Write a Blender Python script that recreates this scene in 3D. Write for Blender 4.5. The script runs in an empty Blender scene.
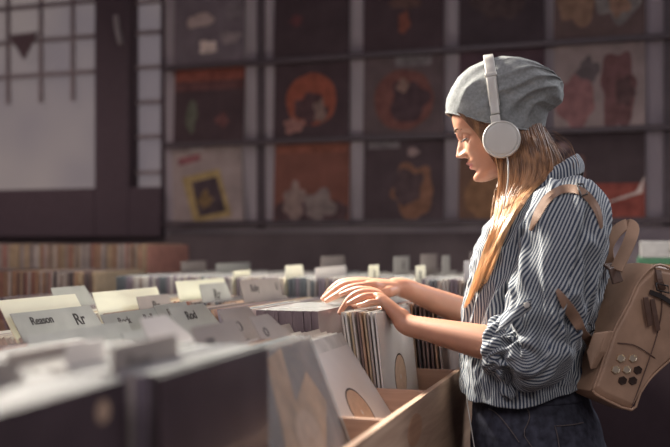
import bpy, bmesh, math, random
from mathutils import Vector, Matrix, noise
random.seed(7)
R = math.radians
V = Vector
sc = bpy.context.scene
COL = sc.collection
PI = math.pi

# ------------------------------------------------------------------ camera
YAW, FPX, HORY, CAMZ = R(17.9), 930.0, 245.0, 1.28
cam = bpy.data.cameras.new('camera'); camo = bpy.data.objects.new('camera', cam); COL.objects.link(camo)
camo.location = (0, 0, CAMZ); camo.rotation_euler = (R(90), 0, YAW)
cam.sensor_width = 36; cam.lens = FPX / 670 * 36
cam.shift_y = (HORY - 223.5) / 670
cam.clip_start = .02
cam.dof.use_dof = True; cam.dof.focus_distance = 2.02; cam.dof.aperture_fstop = 1.7
sc.camera = camo
S_, C_ = math.sin(YAW), math.cos(YAW)
FW = V((-S_, C_, 0)); RT = V((C_, S_, 0))

def ray(px, py):
    return FW + RT * ((px - 335) / FPX) + V((0, 0, 1)) * (-(py - HORY) / FPX)
def at(px, py, Y):
    d = ray(px, py); return V((0, 0, CAMZ)) + d * (Y / d.y)
def onp(px, py, P0, n):
    d = ray(px, py); c = V((0, 0, CAMZ)); return c + d * ((P0 - c).dot(n) / d.dot(n))
def xat(px, Y):
    return at(px, 245, Y).x

# ------------------------------------------------------------------ materials
def nt_mat(name):
    m = bpy.data.materials.new(name); m.use_nodes = True
    n = m.node_tree.nodes; b = n['Principled BSDF']
    return m, n, m.node_tree.links, b
def mat(name, col, rough=.6, var=.12, scale=40, bump=0, metal=0, coat=0, spec=.5, sss=0, bscale=None, detail=3):
    m, n, l, b = nt_mat(name)
    b.inputs['Roughness'].default_value = rough; b.inputs['Metallic'].default_value = metal
    b.inputs['Coat Weight'].default_value = coat; b.inputs['Coat Roughness'].default_value = .15
    b.inputs['Specular IOR Level'].default_value = spec
    if sss:
        b.inputs['Subsurface Weight'].default_value = sss; b.inputs['Subsurface Radius'].default_value = (1, .35, .2); b.inputs['Subsurface Scale'].default_value = .012
    tc = n.new('ShaderNodeTexCoord')
    nz = n.new('ShaderNodeTexNoise'); nz.inputs['Scale'].default_value = scale; nz.inputs['Detail'].default_value = detail
    l.new(tc.outputs['Object'], nz.inputs['Vector'])
    cr = n.new('ShaderNodeValToRGB')
    c = V(col)
    cr.color_ramp.elements[0].position = .3; cr.color_ramp.elements[1].position = .7
    cr.color_ramp.elements[0].color = (*(c * (1 - var)), 1); cr.color_ramp.elements[1].color = (*[min(1, k) for k in c * (1 + var)], 1)
    l.new(nz.outputs['Fac'], cr.inputs['Fac']); l.new(cr.outputs['Color'], b.inputs['Base Color'])
    if bump:
        n2 = n.new('ShaderNodeTexNoise'); n2.inputs['Scale'].default_value = bscale or scale * 4; n2.inputs['Detail'].default_value = 4
        l.new(tc.outputs['Object'], n2.inputs['Vector'])
        bp = n.new('ShaderNodeBump'); bp.inputs['Strength'].default_value = bump; bp.inputs['Distance'].default_value = .002
        l.new(n2.outputs['Fac'], bp.inputs['Height']); l.new(bp.outputs['Normal'], b.inputs['Normal'])
    return m
def wood_mat(name, c1, c2, rough=.5, axis=1):
    m, n, l, b = nt_mat(name); b.inputs['Roughness'].default_value = rough
    tc = n.new('ShaderNodeTexCoord'); mp = n.new('ShaderNodeMapping')
    s = [22, 22, 22]; s[axis] = 2.0; mp.inputs['Scale'].default_value = s
    nz = n.new('ShaderNodeTexNoise'); nz.inputs['Scale'].default_value = 2.5; nz.inputs['Detail'].default_value = 5; nz.inputs['Distortion'].default_value = .6
    cr = n.new('ShaderNodeValToRGB'); cr.color_ramp.elements[0].position = .3; cr.color_ramp.elements[1].position = .72
    cr.color_ramp.elements[0].color = (*c1, 1); cr.color_ramp.elements[1].color = (*c2, 1)
    l.new(tc.outputs['Object'], mp.inputs['Vector']); l.new(mp.outputs['Vector'], nz.inputs['Vector'])
    l.new(nz.outputs['Fac'], cr.inputs['Fac']); l.new(cr.outputs['Color'], b.inputs['Base Color'])
    return m
def stripe_mat(name, pitch=.0068):
    m, n, l, b = nt_mat(name); b.inputs['Roughness'].default_value = .85; b.inputs['Specular IOR Level'].default_value = .2
    b.inputs['Sheen Weight'].default_value = .15
    uv = n.new('ShaderNodeUVMap'); uv.uv_map = 'UVMap'
    sp = n.new('ShaderNodeSeparateXYZ'); l.new(uv.outputs['UV'], sp.inputs[0])
    nz = n.new('ShaderNodeTexNoise'); nz.inputs['Scale'].default_value = 9; nz.inputs['Detail'].default_value = 1
    l.new(uv.outputs['UV'], nz.inputs['Vector'])
    ad = n.new('ShaderNodeMath'); ad.operation = 'MULTIPLY_ADD'; l.new(nz.outputs['Fac'], ad.inputs[0]); ad.inputs[1].default_value = .012; l.new(sp.outputs['X'], ad.inputs[2])
    dv = n.new('ShaderNodeMath'); dv.operation = 'DIVIDE'; l.new(ad.outputs[0], dv.inputs[0]); dv.inputs[1].default_value = pitch
    fr = n.new('ShaderNodeMath'); fr.operation = 'FRACT'; l.new(dv.outputs[0], fr.inputs[0])
    cr = n.new('ShaderNodeValToRGB'); e = cr.color_ramp.elements
    e[0].position = 0; e[0].color = (.43, .46, .47, 1)
    e[1].position = 1; e[1].color = (.43, .46, .47, 1)
    for p, c in ((.36, (.43, .46, .47, 1)), (.46, (.045, .06, .095, 1)), (.90, (.045, .06, .095, 1))):
        k = e.new(p); k.color = c
    l.new(fr.outputs[0], cr.inputs['Fac']); l.new(cr.outputs['Color'], b.inputs['Base Color'])
    return m

M = {}
M['skin'] = mat('skin', (.52, .26, .17), .42, .06, 30, bump=.15, bscale=500, sss=.12)
M['lip'] = mat('lip', (.48, .17, .15), .35, .05)
M['nail'] = mat('nail', (.80, .50, .42), .5, .03, spec=.3)
M['lash'] = mat('lash', (.02, .014, .012), .6)
M['brow'] = mat('brow', (.16, .09, .05), .7)
M['eyewhite'] = mat('eyewhite', (.6, .55, .52), .2, .02)
M['iris'] = mat('iris', (.05, .07, .06), .1)
M['knit'] = mat('grey_knit', (.27, .285, .285), .9, .18, 160, bump=.6, bscale=700, spec=.15)
M['shirt'] = stripe_mat('striped_cotton')
M['denim'] = mat('dark_denim', (.045, .047, .066), .8, .45, 60, bump=.3, bscale=600, spec=.2)
M['stitch'] = mat('denim_stitch', (.12, .10, .10), .8)
M['leather'] = mat('tan_leather', (.46, .295, .20), .5, .2, 14, bump=.12, bscale=200, detail=6)
M['leather2'] = mat('brown_leather_trim', (.12, .068, .048), .5, .2, 20, bump=.3, bscale=300)
M['strap'] = mat('shaded_strap_leather', (.30, .185, .125), .55, .2, 14, bump=.1, bscale=200)  # darker bag leather: the straps' shadow is put into the colour
M['zip'] = mat('zip_dark', (.03, .025, .024), .5)
M['brass'] = mat('pale_metal', (.80, .70, .52), .28, .05, metal=1)
M['dark_reflect'] = mat('dark_reflection', (.045, .025, .018), .8)  # dark reflection in the metal, put into the colour of three eyelets
M['white_plastic'] = mat('white_plastic', (.58, .57, .53), .32, .02, coat=.2)
M['grey_plastic'] = mat('grey_plastic', (.36, .36, .35), .35, .02)
M['cushion'] = mat('cushion', (.5, .5, .48), .6, .03)
M['ply'] = wood_mat('plywood', (.42, .27, .19), (.60, .42, .30), .55)
M['plyx'] = wood_mat('plywood_divider', (.34, .20, .14), (.50, .32, .225), .55, axis=0)
M['plug'] = wood_mat('orange_wood_plug', (.42, .23, .14), (.56, .33, .21), .5)
M['darkwood'] = wood_mat('dark_wood', (.07, .045, .045), (.11, .075, .07), .6)
M['shoe'] = mat('shoe', (.5, .48, .45), .6)
M['label'] = mat('record_label', (.52, .36, .26), .6, .1, 60)
M['vinyl'] = mat('vinyl', (.02, .018, .02), .25)
M['paper'] = mat('white_paper_sleeve', (.62, .58, .56), .7, .05, 8)
M['plastic_edge'] = mat('clear_sleeve_edge', (.52, .55, .54), .25, .25, 60, coat=.5)
M['cream'] = mat('cream_card', (.80, .78, .62), .6, .03, 10)
M['frost'] = mat('frosted_card', (.36, .36, .34), .4, .08, 20)
M['taupe'] = mat('taupe_card', (.27, .23, .215), .5, .06, 20)
M['ink'] = mat('black_ink', (.03, .025, .025), .6)
M['blurink'] = mat('grey_ink', (.10, .085, .085), .6)
M['frame'] = mat('dark_frame', (.075, .053, .064), .8, .05, spec=.15)
M['wall'] = mat('wall_plaster', (.31, .265, .29), .9, .08, 5, bump=.2)
M['wall_low'] = mat('wall_lower', (.13, .10, .105), .9, .15, 8)
M['floor'] = wood_mat('floor_boards', (.08, .06, .06), (.13, .10, .09), .5)
M['ledge'] = mat('ledge', (.06, .042, .05), .5)

def glass_mat():
    m, n, l, b = nt_mat('frosted_window')
    b.inputs['Base Color'].default_value = (.06, .05, .055, 1); b.inputs['Roughness'].default_value = .5
    tc = n.new('ShaderNodeTexCoord'); nz = n.new('ShaderNodeTexNoise'); nz.inputs['Scale'].default_value = 1.7
    l.new(tc.outputs['Object'], nz.inputs['Vector'])
    cr = n.new('ShaderNodeValToRGB'); cr.color_ramp.elements[0].color = (.13, .11, .12, 1); cr.color_ramp.elements[1].color = (.20, .165, .155, 1)
    cr.color_ramp.elements[0].position = .35; cr.color_ramp.elements[1].position = .7
    l.new(nz.outputs['Fac'], cr.inputs['Fac']); l.new(cr.outputs['Color'], b.inputs['Emission Color']); b.inputs['Emission Strength'].default_value = 1.0
    return m
M['window'] = glass_mat()

def plastic_mat():
    m, n, l, b = nt_mat('clear_plastic_sleeve')
    b.inputs['Base Color'].default_value = (.45, .45, .45, 1); b.inputs['Roughness'].default_value = .10
    b.inputs['Alpha'].default_value = .13
    tc = n.new('ShaderNodeTexCoord'); mp = n.new('ShaderNodeMapping'); mp.inputs['Scale'].default_value = (6, 6, 2)
    nz = n.new('ShaderNodeTexNoise'); nz.inputs['Scale'].default_value = 2.2; nz.inputs['Detail'].default_value = 2; nz.inputs['Distortion'].default_value = 1
    l.new(tc.outputs['Object'], mp.inputs[0]); l.new(mp.outputs[0], nz.inputs['Vector'])
    bp = n.new('ShaderNodeBump'); bp.inputs['Strength'].default_value = 1; bp.inputs['Distance'].default_value = .02
    l.new(nz.outputs['Fac'], bp.inputs['Height']); l.new(bp.outputs['Normal'], b.inputs['Normal'])
    return m
M['clear'] = plastic_mat()

# ------------------------------------------------------------------ mesh helpers
def link(name, me, mats, parent=None, smooth=False):
    o = bpy.data.objects.new(name, me); COL.objects.link(o)
    if not isinstance(mats, (list, tuple)): mats = [mats]
    if not me.materials:
        for m in mats: me.materials.append(m)
    if smooth:
        me.polygons.foreach_set('use_smooth', [True] * len(me.polygons))
    if parent: o.parent = parent
    return o
def tag(o, label, cat, group=None):
    o['label'] = label; o['category'] = cat
    if group: o['group'] = group
    return o
def struct(o):
    o['kind'] = 'structure'; return o
def empty(name, loc, label, cat, group=None, rz=0):
    o = bpy.data.objects.new(name, None); COL.objects.link(o); o.location = loc; o.rotation_euler.z = rz
    o.empty_display_size = .05
    return tag(o, label, cat, group)
def newmesh(name, verts, faces, fm=None):
    me = bpy.data.meshes.new(name); me.from_pydata([tuple(v) for v in verts], [], faces); me.update()
    bm = bmesh.new(); bm.from_mesh(me); bmesh.ops.recalc_face_normals(bm, faces=bm.faces); bm.to_mesh(me); bm.free()
    if fm: me.polygons.foreach_set('material_index', fm)
    return me
class MB:
    def __init__(s): s.v = []; s.f = []; s.m = []
    def add(s, vs, fs, mi=0):
        k = len(s.v); s.v += [V(v) for v in vs]; s.f += [tuple(i + k for i in f) for f in fs]; s.m += [mi] * len(fs); return s
    def box(s, a, b, mi=0, T=None):
        x0, y0, z0 = a; x1, y1, z1 = b
        vs = [V(p) for p in ((x0,y0,z0),(x1,y0,z0),(x1,y1,z0),(x0,y1,z0),(x0,y0,z1),(x1,y0,z1),(x1,y1,z1),(x0,y1,z1))]
        if T: vs = [T @ v for v in vs]
        return s.add(vs, [(3,2,1,0),(4,5,6,7),(0,1,5,4),(1,2,6,5),(2,3,7,6),(3,0,4,7)], mi)
    def prism(s, poly, off, mi=0):                # poly: list of 3D points, off: Vector
        n = len(poly); vs = [V(p) for p in poly] + [V(p) + off for p in poly]
        fs = [tuple(range(n))[::-1], tuple(range(n, 2*n))] + [(i, (i+1) % n, n + (i+1) % n, n + i) for i in range(n)]
        return s.add(vs, fs, mi)
    def loft(s, rings, mi=0, cap=True):
        n = len(rings[0]); vs = [p for r in rings for p in r]; fs = []
        for i in range(len(rings) - 1):
            for j in range(n):
                a = i*n + j; b = i*n + (j+1) % n; fs.append((a, b, b + n, a + n))
        if cap:
            fs.append(tuple(range(n))[::-1]); k = (len(rings)-1)*n; fs.append(tuple(range(k, k+n)))
        return s.add(vs, fs, mi)
    def tube(s, pts, rad, seg=12, mi=0, round_=True, flat=None, n0=None):
        pts = [V(p) for p in pts]
        if not isinstance(rad, (list, tuple)): rad = [rad] * len(pts)
        if round_:
            d0 = (pts[0] - pts[1]).normalized(); d1 = (pts[-1] - pts[-2]).normalized()
            P = []; Q = []
            for k in (80, 60, 40, 20): P.append(pts[0] + d0 * rad[0] * math.sin(R(k)) ); Q.append(rad[0] * math.cos(R(k)))
            P2 = []; Q2 = []
            for k in (20, 40, 60, 80): P2.append(pts[-1] + d1 * rad[-1] * math.sin(R(k))); Q2.append(rad[-1] * math.cos(R(k)))
            pts = P + pts + P2; rad = Q + list(rad) + Q2
        up = V(n0) if n0 else None; rings = []
        for i, p in enumerate(pts):
            t = (pts[min(i+1, len(pts)-1)] - pts[max(i-1, 0)]).normalized()
            if up is None: up = V((0,0,1)) if abs(t.z) < .9 else V((0,1,0))
            up = (up - t * up.dot(t)).normalized(); si = t.cross(up)
            ru = rad[i] * (flat if flat else 1)
            rings.append([p + si * rad[i] * math.cos(2*PI*j/seg) + up * ru * math.sin(2*PI*j/seg) for j in range(seg)])
        return s.loft(rings, mi)
    def band(s, pts, w, t, wdir, mi=0):           # flat strap: rectangle swept, wdir = width direction(s)
        pts = [V(p) for p in pts]; rings = []
        for i, p in enumerate(pts):
            tg = (pts[min(i+1, len(pts)-1)] - pts[max(i-1, 0)]).normalized()
            wd = V(wdir[i] if isinstance(wdir, list) else wdir); wd = (wd - tg * wd.dot(tg)).normalized(); nn = tg.cross(wd)
            rings.append([p + wd*w/2 + nn*t/2, p - wd*w/2 + nn*t/2, p - wd*w/2 - nn*t/2, p + wd*w/2 - nn*t/2])
        return s.loft(rings, mi)
    def build(s, name, mats, parent=None, smooth=False, bevel=0, seg=2):
        me = newmesh(name, s.v, s.f, s.m); o = link(name, me, mats, parent, smooth)
        if bevel:
            b = o.modifiers.new('bevel', 'BEVEL'); b.width = bevel; b.segments = seg; b.limit_method = 'ANGLE'; b.angle_limit = R(35)
        return o
def crom(pts, n=6, extra=None):
    """Catmull-Rom through points (any dimension as Vector)"""
    pts = [V(p) for p in pts]; out = []
    for i in range(len(pts) - 1):
        p0 = pts[max(i-1, 0)]; p1 = pts[i]; p2 = pts[i+1]; p3 = pts[min(i+2, len(pts)-1)]
        for k in range(n):
            t = k / n; out.append(.5 * ((2*p1) + (p2-p0)*t + (2*p0-5*p1+4*p2-p3)*t*t + (-p0+3*p1-3*p2+p3)*t**3))
    out.append(pts[-1]); return out
def lerp_tab(tab, x):
    if x <= tab[0][0]: return tab[0][1:]
    for a, b in zip(tab, tab[1:]):
        if x <= b[0]:
            t = (x - a[0]) / (b[0] - a[0]); t = t*t*(3-2*t) * .5 + t * .5
            return tuple(p + (q-p)*t for p, q in zip(a[1:], b[1:]))
    return tab[-1][1:]
def applied(o):
    dg = bpy.context.evaluated_depsgraph_get(); dg.update()
    me = bpy.data.meshes.new_from_object(o.evaluated_get(dg)); return me
def remesh(mb, voxel, smooth_it=4, fac=.5):
    me = newmesh('tmp', mb.v, mb.f); o = bpy.data.objects.new('tmp', me); COL.objects.link(o)
    r = o.modifiers.new('r', 'REMESH'); r.mode = 'VOXEL'; r.voxel_size = voxel; r.adaptivity = 0
    if smooth_it:
        s = o.modifiers.new('s', 'SMOOTH'); s.iterations = smooth_it; s.factor = fac
    out = applied(o); bpy.data.objects.remove(o); out.materials.clear(); return out
def text_mb(txt, size, M4, depth=.0004):
    cu = bpy.data.curves.new('t', 'FONT'); cu.body = txt; cu.size = size; cu.extrude = depth; cu.align_x = 'LEFT'; cu.offset = size * .012
    o = bpy.data.objects.new('t', cu); COL.objects.link(o); me = applied(o); bpy.data.objects.remove(o)
    me.transform(M4); me.materials.clear(); return me

# ------------------------------------------------------------------ room
XL, XR, YW = -5.2, 2.6, 3.6
mb = MB().box((XL, -3.0, -.05), (XR, YW + .1, 0)); struct(mb.build('floor', M['floor']))
wx0, wx1, wz0, wz1 = -3.9, xat(165, YW), 1.315, 3.0
mb = MB()
mb.box((XL, YW, 0), (wx0, YW + .12, 3.0)); mb.box((wx0, YW, 0), (wx1, YW + .12, wz0)); mb.box((wx1, YW, 0), (XR, YW + .12, 3.0))
struct(mb.build('wall_back', M['wall']))
struct(MB().box((XL - .12, -3.0, 0), (XL, YW + .12, 3.0)).build('wall_left', M['wall']))
struct(MB().box((wx1 + .02, YW - .012, 0), (-.27, YW, 1.33)).box((XL, YW - .012, 0), (wx1 + .02, YW, 1.315)).build('trim_1', M['wall_low']))  # dark lower wall, cut short at the right to imitate light falling there
# window with dark frame and a grid
xa, xb_ = xat(94.5, YW - .04), xat(133, YW)
wroot = MB().box((wx0, YW + .05, wz0), (wx1, YW + .06, wz1)).build('window_1', M['window']); struct(wroot)
mb = MB().box((xa, YW - .04, wz0), (xb_, YW + .05, wz1)).box((wx0, YW - .04, wz0), (xa - .0005, YW + .05, 1.53)).box((xb_ + .0005, YW - .04, wz0), (wx1, YW + .05, 1.53)).box((wx1 - .012, YW - .02, 1.53), (wx1, YW + .05, wz1), 0)
fr = mb.build('window_frame', M['frame'], wroot, bevel=.004)
mb = MB()
M['muntin'] = mat('window_grid', (.22, .18, .19), .8, spec=.1)
for py in (3, 38, 73):
    z = at(50, py, YW).z; mb.box((wx0, YW + .02, z - .009), (xa, YW + .035, z + .009))
for px in (-60, -30, 5, 38, 70):
    x = xat(px, YW); mb.box((x - .008, YW + .015, 1.93), (x + .008, YW + .03, wz1))
for py in (0, 31, 66, 101, 136, 172):
    z = at(148, py, YW).z; mb.box((xb_, YW + .02, z - .009), (wx1, YW + .035, z + .009))
gr = mb.build('window_grid', M['muntin'], wroot)
# small dark pennant and its pale cord on the grid
mb = MB()
c = at(23, 45, YW - .0); a = [c + V(k) for k in ((-.075, 0, .05), (.075, 0, .055), (.0, 0, -.065))]
mb.prism(a, V((0, .012, 0))); o = mb.build('pennant', mat('pennant_dark', (.10, .06, .07), .8), None)
tag(o, 'small dark triangular pennant hanging on the window grid', 'pennant')
mb = MB(); mb.tube([at(116, 17, YW - .05), at(117, 28, YW - .05), at(120, 42, YW - .05)], .012, 8)
o = mb.build('window_handle', mat('handle_grey', (.22, .19, .2), .4), fr, smooth=True)

# ------------------------------------------------------------------ wall display
zl = [1.375, 1.71, 2.04, 2.375]
rack = empty('wall_rack', (-.85, YW, 1.375), 'dark wall rack with three long ledges and upright posts holding record covers', 'rack')
def local(o, root):   # keep world coordinates when parented to an Empty at a place
    o.matrix_parent_inverse = Matrix.LocRotScale(root.location, root.rotation_euler, None).inverted(); return o
for z in zl[:-1]:
    local(MB().box((wx1 + .015, YW - .040, z - .014), (.75, YW - .013, z - .004)).box((wx1 + .015, YW - .045, z - .014), (.75, YW - .040, z + .006)).build('ledge', M['ledge'], rack), rack)
for px in (257, 669):
    x = xat(px, YW - .05); local(MB().box((x - .017, YW - .012, 1.35), (x + .017, YW - .001, 2.95)).build('post', M['ledge'], rack), rack)
cols = [xat(p, 3.57) for p in (208.5, 311, 403, 501, 599)]
def art(name, label, x, z, base, shapes, w=.324, tilt=0):
    """record cover standing on a ledge: card body plus printed shapes (u, v in 0..1)"""
    mats = [mat(name + '_base', tuple(q*.72 for q in base), .7, .18, 12, spec=.15)]
    mb = MB().box((-w/2, -.002, 0), (w/2, .002, w))
    for k, (poly, col) in enumerate(shapes):
        mats.append(mat('print', tuple(q*.72 for q in col), .7, .3, 25, spec=.15))
        mb.prism([V(((u-.5)*w, -.0026 - .0003*k, v*w)) for u, v in poly], V((0, .001, 0)), k + 1)
    o = mb.build('record_cover', mats); o.location = (x, YW - .034, z - .003); o.rotation_euler = (R(-3), R(tilt), 0)
    return tag(o, label, 'record cover', None)
def blob(cx, cy, rx, ry, n=40, j=.35, seed=0):
    out = []
    for i in range(n):
        a = 2*PI*i/n; k = 1 + j*1.6*noise.noise(V((math.cos(a)*1.6, math.sin(a)*1.6, seed*3.7)))
        out.append((cx + rx*math.cos(a)*k, cy + ry*math.sin(a)*k))
    return [(min(1, max(0, u)), min(1, max(0, v))) for u, v in out]
def rc(x0, y0, x1, y1): return [(x0,y0),(x1,y0),(x1,y1),(x0,y1)]
DK = (.085, .055, .065); OR = (.30, .09, .06); RD = (.25, .06, .06); TN = (.42, .34, .31); BR = (.2, .11, .09)
art('a1', 'grey record cover with pale pinkish smudges, top left of wall rack', cols[0], zl[2], (.20, .16, .185), [(blob(.35,.6,.2,.1,seed=1), (.5,.38,.36)), (blob(.5,.25,.12,.1,seed=2), (.75,.6,.55)), (blob(.8,.35,.14,.09,seed=3), (.3,.24,.25)), (blob(.85,.7,.1,.16,seed=8), (.22,.18,.2))])
art('a2', 'almost black record cover, top row right of the first post', cols[1], zl[2], (.075, .05, .058), [(blob(.3,.5,.08,.06,seed=4), (.13,.05,.055))])
art('a3', 'near-black record cover with a faint brown emblem, top row', cols[2], zl[2], (.08, .052, .06), [(blob(.5,.62,.22,.07,seed=5), (.14,.08,.07)), (blob(.5,.36,.08,.12,seed=6), (.22,.08,.06))])
art('a4', 'plain dark record cover in the top row above the beanie', cols[3], zl[2], (.07, .05, .058), [(blob(.5,.5,.3,.2,seed=7), (.09,.06,.06))])
art('a5', 'brown and grey collage record cover, top right of wall rack', cols[4], zl[2], (.15, .10, .095), [(blob(.25,.45,.18,.3,seed=8), (.28,.17,.12)), (blob(.7,.5,.24,.32,seed=9), (.24,.21,.20)), (blob(.72,.4,.12,.15,seed=10), (.30,.18,.13))])
art('b1', 'black record cover with red-orange stripe on top, middle row left', cols[0], zl[1], (.085, .055, .062), [(rc(0,.82,1,1), (.26,.085,.065)), (rc(.0,.7,1,.8), (.15,.07,.07)), (blob(.25,.35,.08,.2,seed=11), (.13,.13,.10)), (blob(.7,.3,.1,.1,seed=12), (.16,.07,.07))])
art('b2', 'black record cover with orange arch figure, middle row', cols[1], zl[1], (.08, .052, .06), [(blob(.5,.5,.34,.34,seed=13,j=.05), OR), (blob(.5,.38,.2,.2,seed=14), (.10,.055,.06)), (blob(.28,.18,.14,.12,seed=15), (.32,.16,.14)), (blob(.62,.35,.08,.14,seed=16), (.24,.16,.14))])
art('b3', 'dark record cover with dull orange ring and grey corner, middle row', cols[2], zl[1], (.14, .10, .105), [(blob(.5,.45,.38,.38,seed=17,j=.05), (.19,.08,.07)), (blob(.55,.42,.24,.24,seed=18), (.09,.055,.062)), (blob(.5,.62,.08,.07,seed=19), (.27,.17,.14)), (rc(.4,.86,.85,1), (.22,.19,.2))])
art('b4', 'dark red record cover in middle row behind the beanie', cols[3], zl[1], (.11, .065, .08), [(blob(.5,.5,.3,.3,seed=20), (.16,.07,.08))])
art('b5', 'beige record cover with dark red and grey figures, middle row right', cols[4], zl[1], (.36, .28, .27), [(blob(.38,.68,.13,.16,seed=21), (.15,.12,.125)), (blob(.25,.3,.2,.3,seed=22), (.30,.15,.15)), (blob(.72,.45,.22,.40,seed=23), (.19,.095,.095)), (blob(.78,.42,.1,.16,seed=24), (.12,.07,.07))])
art('c1', 'tan record cover with yellow frame around a dark picture, bottom row left', cols[0], zl[0], (.38, .30, .29), [([(.3,.02),(.84,.07),(.68,.7),(.14,.62)], (.42,.30,.14)), ([(.38,.09),(.76,.14),(.64,.6),(.28,.55)], (.085,.06,.07)), (blob(.48,.3,.1,.12,seed=25), (.22,.14,.07)), ([(.1,.78),(.42,.83),(.40,.92),(.1,.88)], (.3,.12,.13)), (blob(.35,.98,.12,.02,seed=30), (.6,.52,.5))], tilt=-3)
art('c2', 'orange-brown record cover with pale lower figures, bottom row', cols[1], zl[0], (.22, .09, .07), [(blob(.5,.12,.5,.2,seed=26,j=.1), (.10,.06,.065)), (blob(.28,.28,.16,.22,seed=27), (.30,.21,.19)), (blob(.6,.2,.18,.18,seed=28), (.26,.20,.19)), (rc(.05,.88,.95,.97), (.27,.10,.07))])
art('c3', 'black record cover with brown sketched loop, bottom row', cols[2], zl[0], (.09, .062, .07), [(blob(.6,.4,.26,.34,seed=29), (.24,.12,.08)), (blob(.58,.42,.16,.24,seed=31), (.10,.065,.07)), (blob(.62,.85,.07,.05,seed=32), (.38,.27,.26)), (rc(.05,.9,.45,.99), (.2,.17,.18))])
art('c4', 'brown record cover in bottom row right behind the woman’s face', cols[3], zl[0], (.17, .095, .07), [(blob(.3,.3,.2,.3,seed=33), (.26,.14,.08)), (blob(.7,.6,.2,.2,seed=34), (.11,.07,.07))])
art('c5', 'black record cover with red bottom and white streak, bottom row right', cols[4], zl[0], (.085, .06, .066), [(rc(0,0,1,.42), (.28,.075,.06)), ([(.35,.12),(.9,.32),(1,.5),(.97,.3)], (.62,.50,.46)), (blob(.2,.55,.16,.24,seed=35), (.2,.11,.10)), (blob(.1,.85,.07,.06,seed=36), (.3,.2,.2))])

# ------------------------------------------------------------------ record bins
FL, RIM, XF = .825, .98, -.40
YB = [.22, .555, .89, 1.225, 1.56, 1.895, 2.23, 2.565]
def bin_unit(name, label, ys, x0, x1, fl, rim, hole=None):
    root = empty(name, ((x0+x1)/2, (ys[0]+ys[-1])/2, 0), label, 'record bin')
    def P(n, mb, m, bev=.0015): return local(mb.build(n, m, root, bevel=bev), root)
    fp = MB().box((x1 - .012, ys[0] - .006, fl - .06), (x1, ys[-1] + .006, rim))
    o = P('front_panel', fp, M['ply'], 0)
    if hole:
        cy, cz, ry, rz = hole
        P('oval_plug', MB().loft([[V((x1 + dx, cy + k_*ry*math.cos(2*PI*k/40), cz + k_*rz*math.sin(2*PI*k/40))) for k in range(40)] for dx, k_ in ((-.001, 1), (.0008, 1), (.0012, .96))]), M['plug'], 0)
    P('back_panel', MB().box((x0, ys[0] - .006, fl - .06), (x0 + .012, ys[-1] + .006, rim)), M['ply'])
    P('floor_board', MB().box((x0 + .012, ys[0] - .006, fl - .018), (x1 - .012, ys[-1] + .006, fl - .002)), M['ply'])
    for y in ys:
        P('divider', MB().box((x0 + .0125, y - .006, fl - .001), (x1 - .0125, y + .006, rim - .002)), M['plyx'])
    P('base_cabinet', MB().box((x0 + .05, ys[0] + .02, 0), (x1 - .08, ys[-1] - .02, fl - .0185)), M['darkwood'])
    return root
bin_unit('record_bin', 'long plywood record bin with dividers and front panel beside the woman', YB, -1.90, XF, FL, RIM, hole=(1.735, .928, .058, .030))
YB2 = [2.60, 2.935, 3.27]
bin_unit('record_bin', 'raised plywood record bin farther back, behind the woman’s hands', YB2, -1.60, -.25, .865, 1.02)
bin_unit('record_bin', 'dark-filled plywood record bin behind the cream cards at far left', [2.60, 2.935], -3.3, -1.62, .875, 1.03)
bin_unit('record_bin', 'highest record bin at the far left, right below the window', [2.955, 3.29], -4.0, -1.62, .965, 1.11)

# cards: (root name etc.)
REC_W = .312
card_x = {}
deferred = {}
def card(colk, x, z, **k):
    if k.get('base'): return place_card(colk, x, z, 0, **k)
    deferred.setdefault(colk, []).append((x, z, k))
def place_card(colk, x, z, lean=0, y0=0.0, y1=None, mk='frost', txt=None, tx=.03, ts=.02, slant=.0, slant0=0, label='', ink='ink', txt2=None, base=None, grp=None, shoulder=.055, cat='divider card'):
    """divider card in column starting at yb; y0/y1 tab start/end from the column start"""
    yb = colk + .012; W = .31
    if y1 is None: y1 = W
    fl = base if base else FL
    xt = x; x = x + (z - fl)*math.tan(R(lean)); ztop = z; z = fl + (z - fl)/math.cos(R(lean))
    zs = z - shoulder
    pts = [V((x, yb, fl)), V((x, yb + W, fl)), V((x, yb + W, zs))]
    if y1 + slant < W - .002: pts.append(V((x, yb + y1 + slant, zs)))
    elif slant: pts[-1] = V((x, yb + W, zs))
    pts += [V((x, yb + y1, z)), V((x, yb + y0 , z))]
    if y0 - slant0 > .002: pts += [V((x, yb + y0 - slant0, zs)), V((x, yb, zs))]
    o0 = V((x, yb, fl))
    mb = MB().prism([p - o0 for p in pts], V((-.0016, 0, 0)))
    o = mb.build('divider_card', M[mk]); o.location = o0; o.rotation_euler = (0, -R(lean), 0)
    tag(o, label, cat, grp)
    card_x.setdefault(round(colk, 3), []).append(x)
    for t, ty, s in ([(txt, tx, ts)] if txt else []) + (txt2 or []):
        M4 = Matrix.Translation(V((.0006, ty, z - fl - s * .95 - .006))) @ Matrix(((0,0,1,0),(1,0,0,0),(0,1,0,0),(0,0,0,1)))
        me = text_mb(t, s, M4)
        link('lettering', me, M[ink], o)
    return o
A_, B_, C_c, D_, E_, F_, G_, H_ = 2.23, 1.895, 1.56, 1.225, .89, .555, 2.60, 2.935
card(C_c, -1.215, 1.168, y0=0, y1=.275, mk='cream', label='tall cream divider card at the far left, behind the frosted card lettered Rr')
card(C_c, -1.185, 1.142, y1=.285, slant=.01, mk='frost', txt='Rr', tx=.20, ts=.040, label='frosted grey divider card at far left with Rr and a blurred word', txt2=[('Reason', .05, .026)], shoulder=.05)
card(D_, -.905, 1.137, y0=.0, mk='frost', label='low frosted divider card in front of the far-left Rr card')
card(D_, -.83, 1.13, y0=.16, y1=.27, mk='frost', label='small frosted tab in front row left, beside the cream card')
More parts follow.
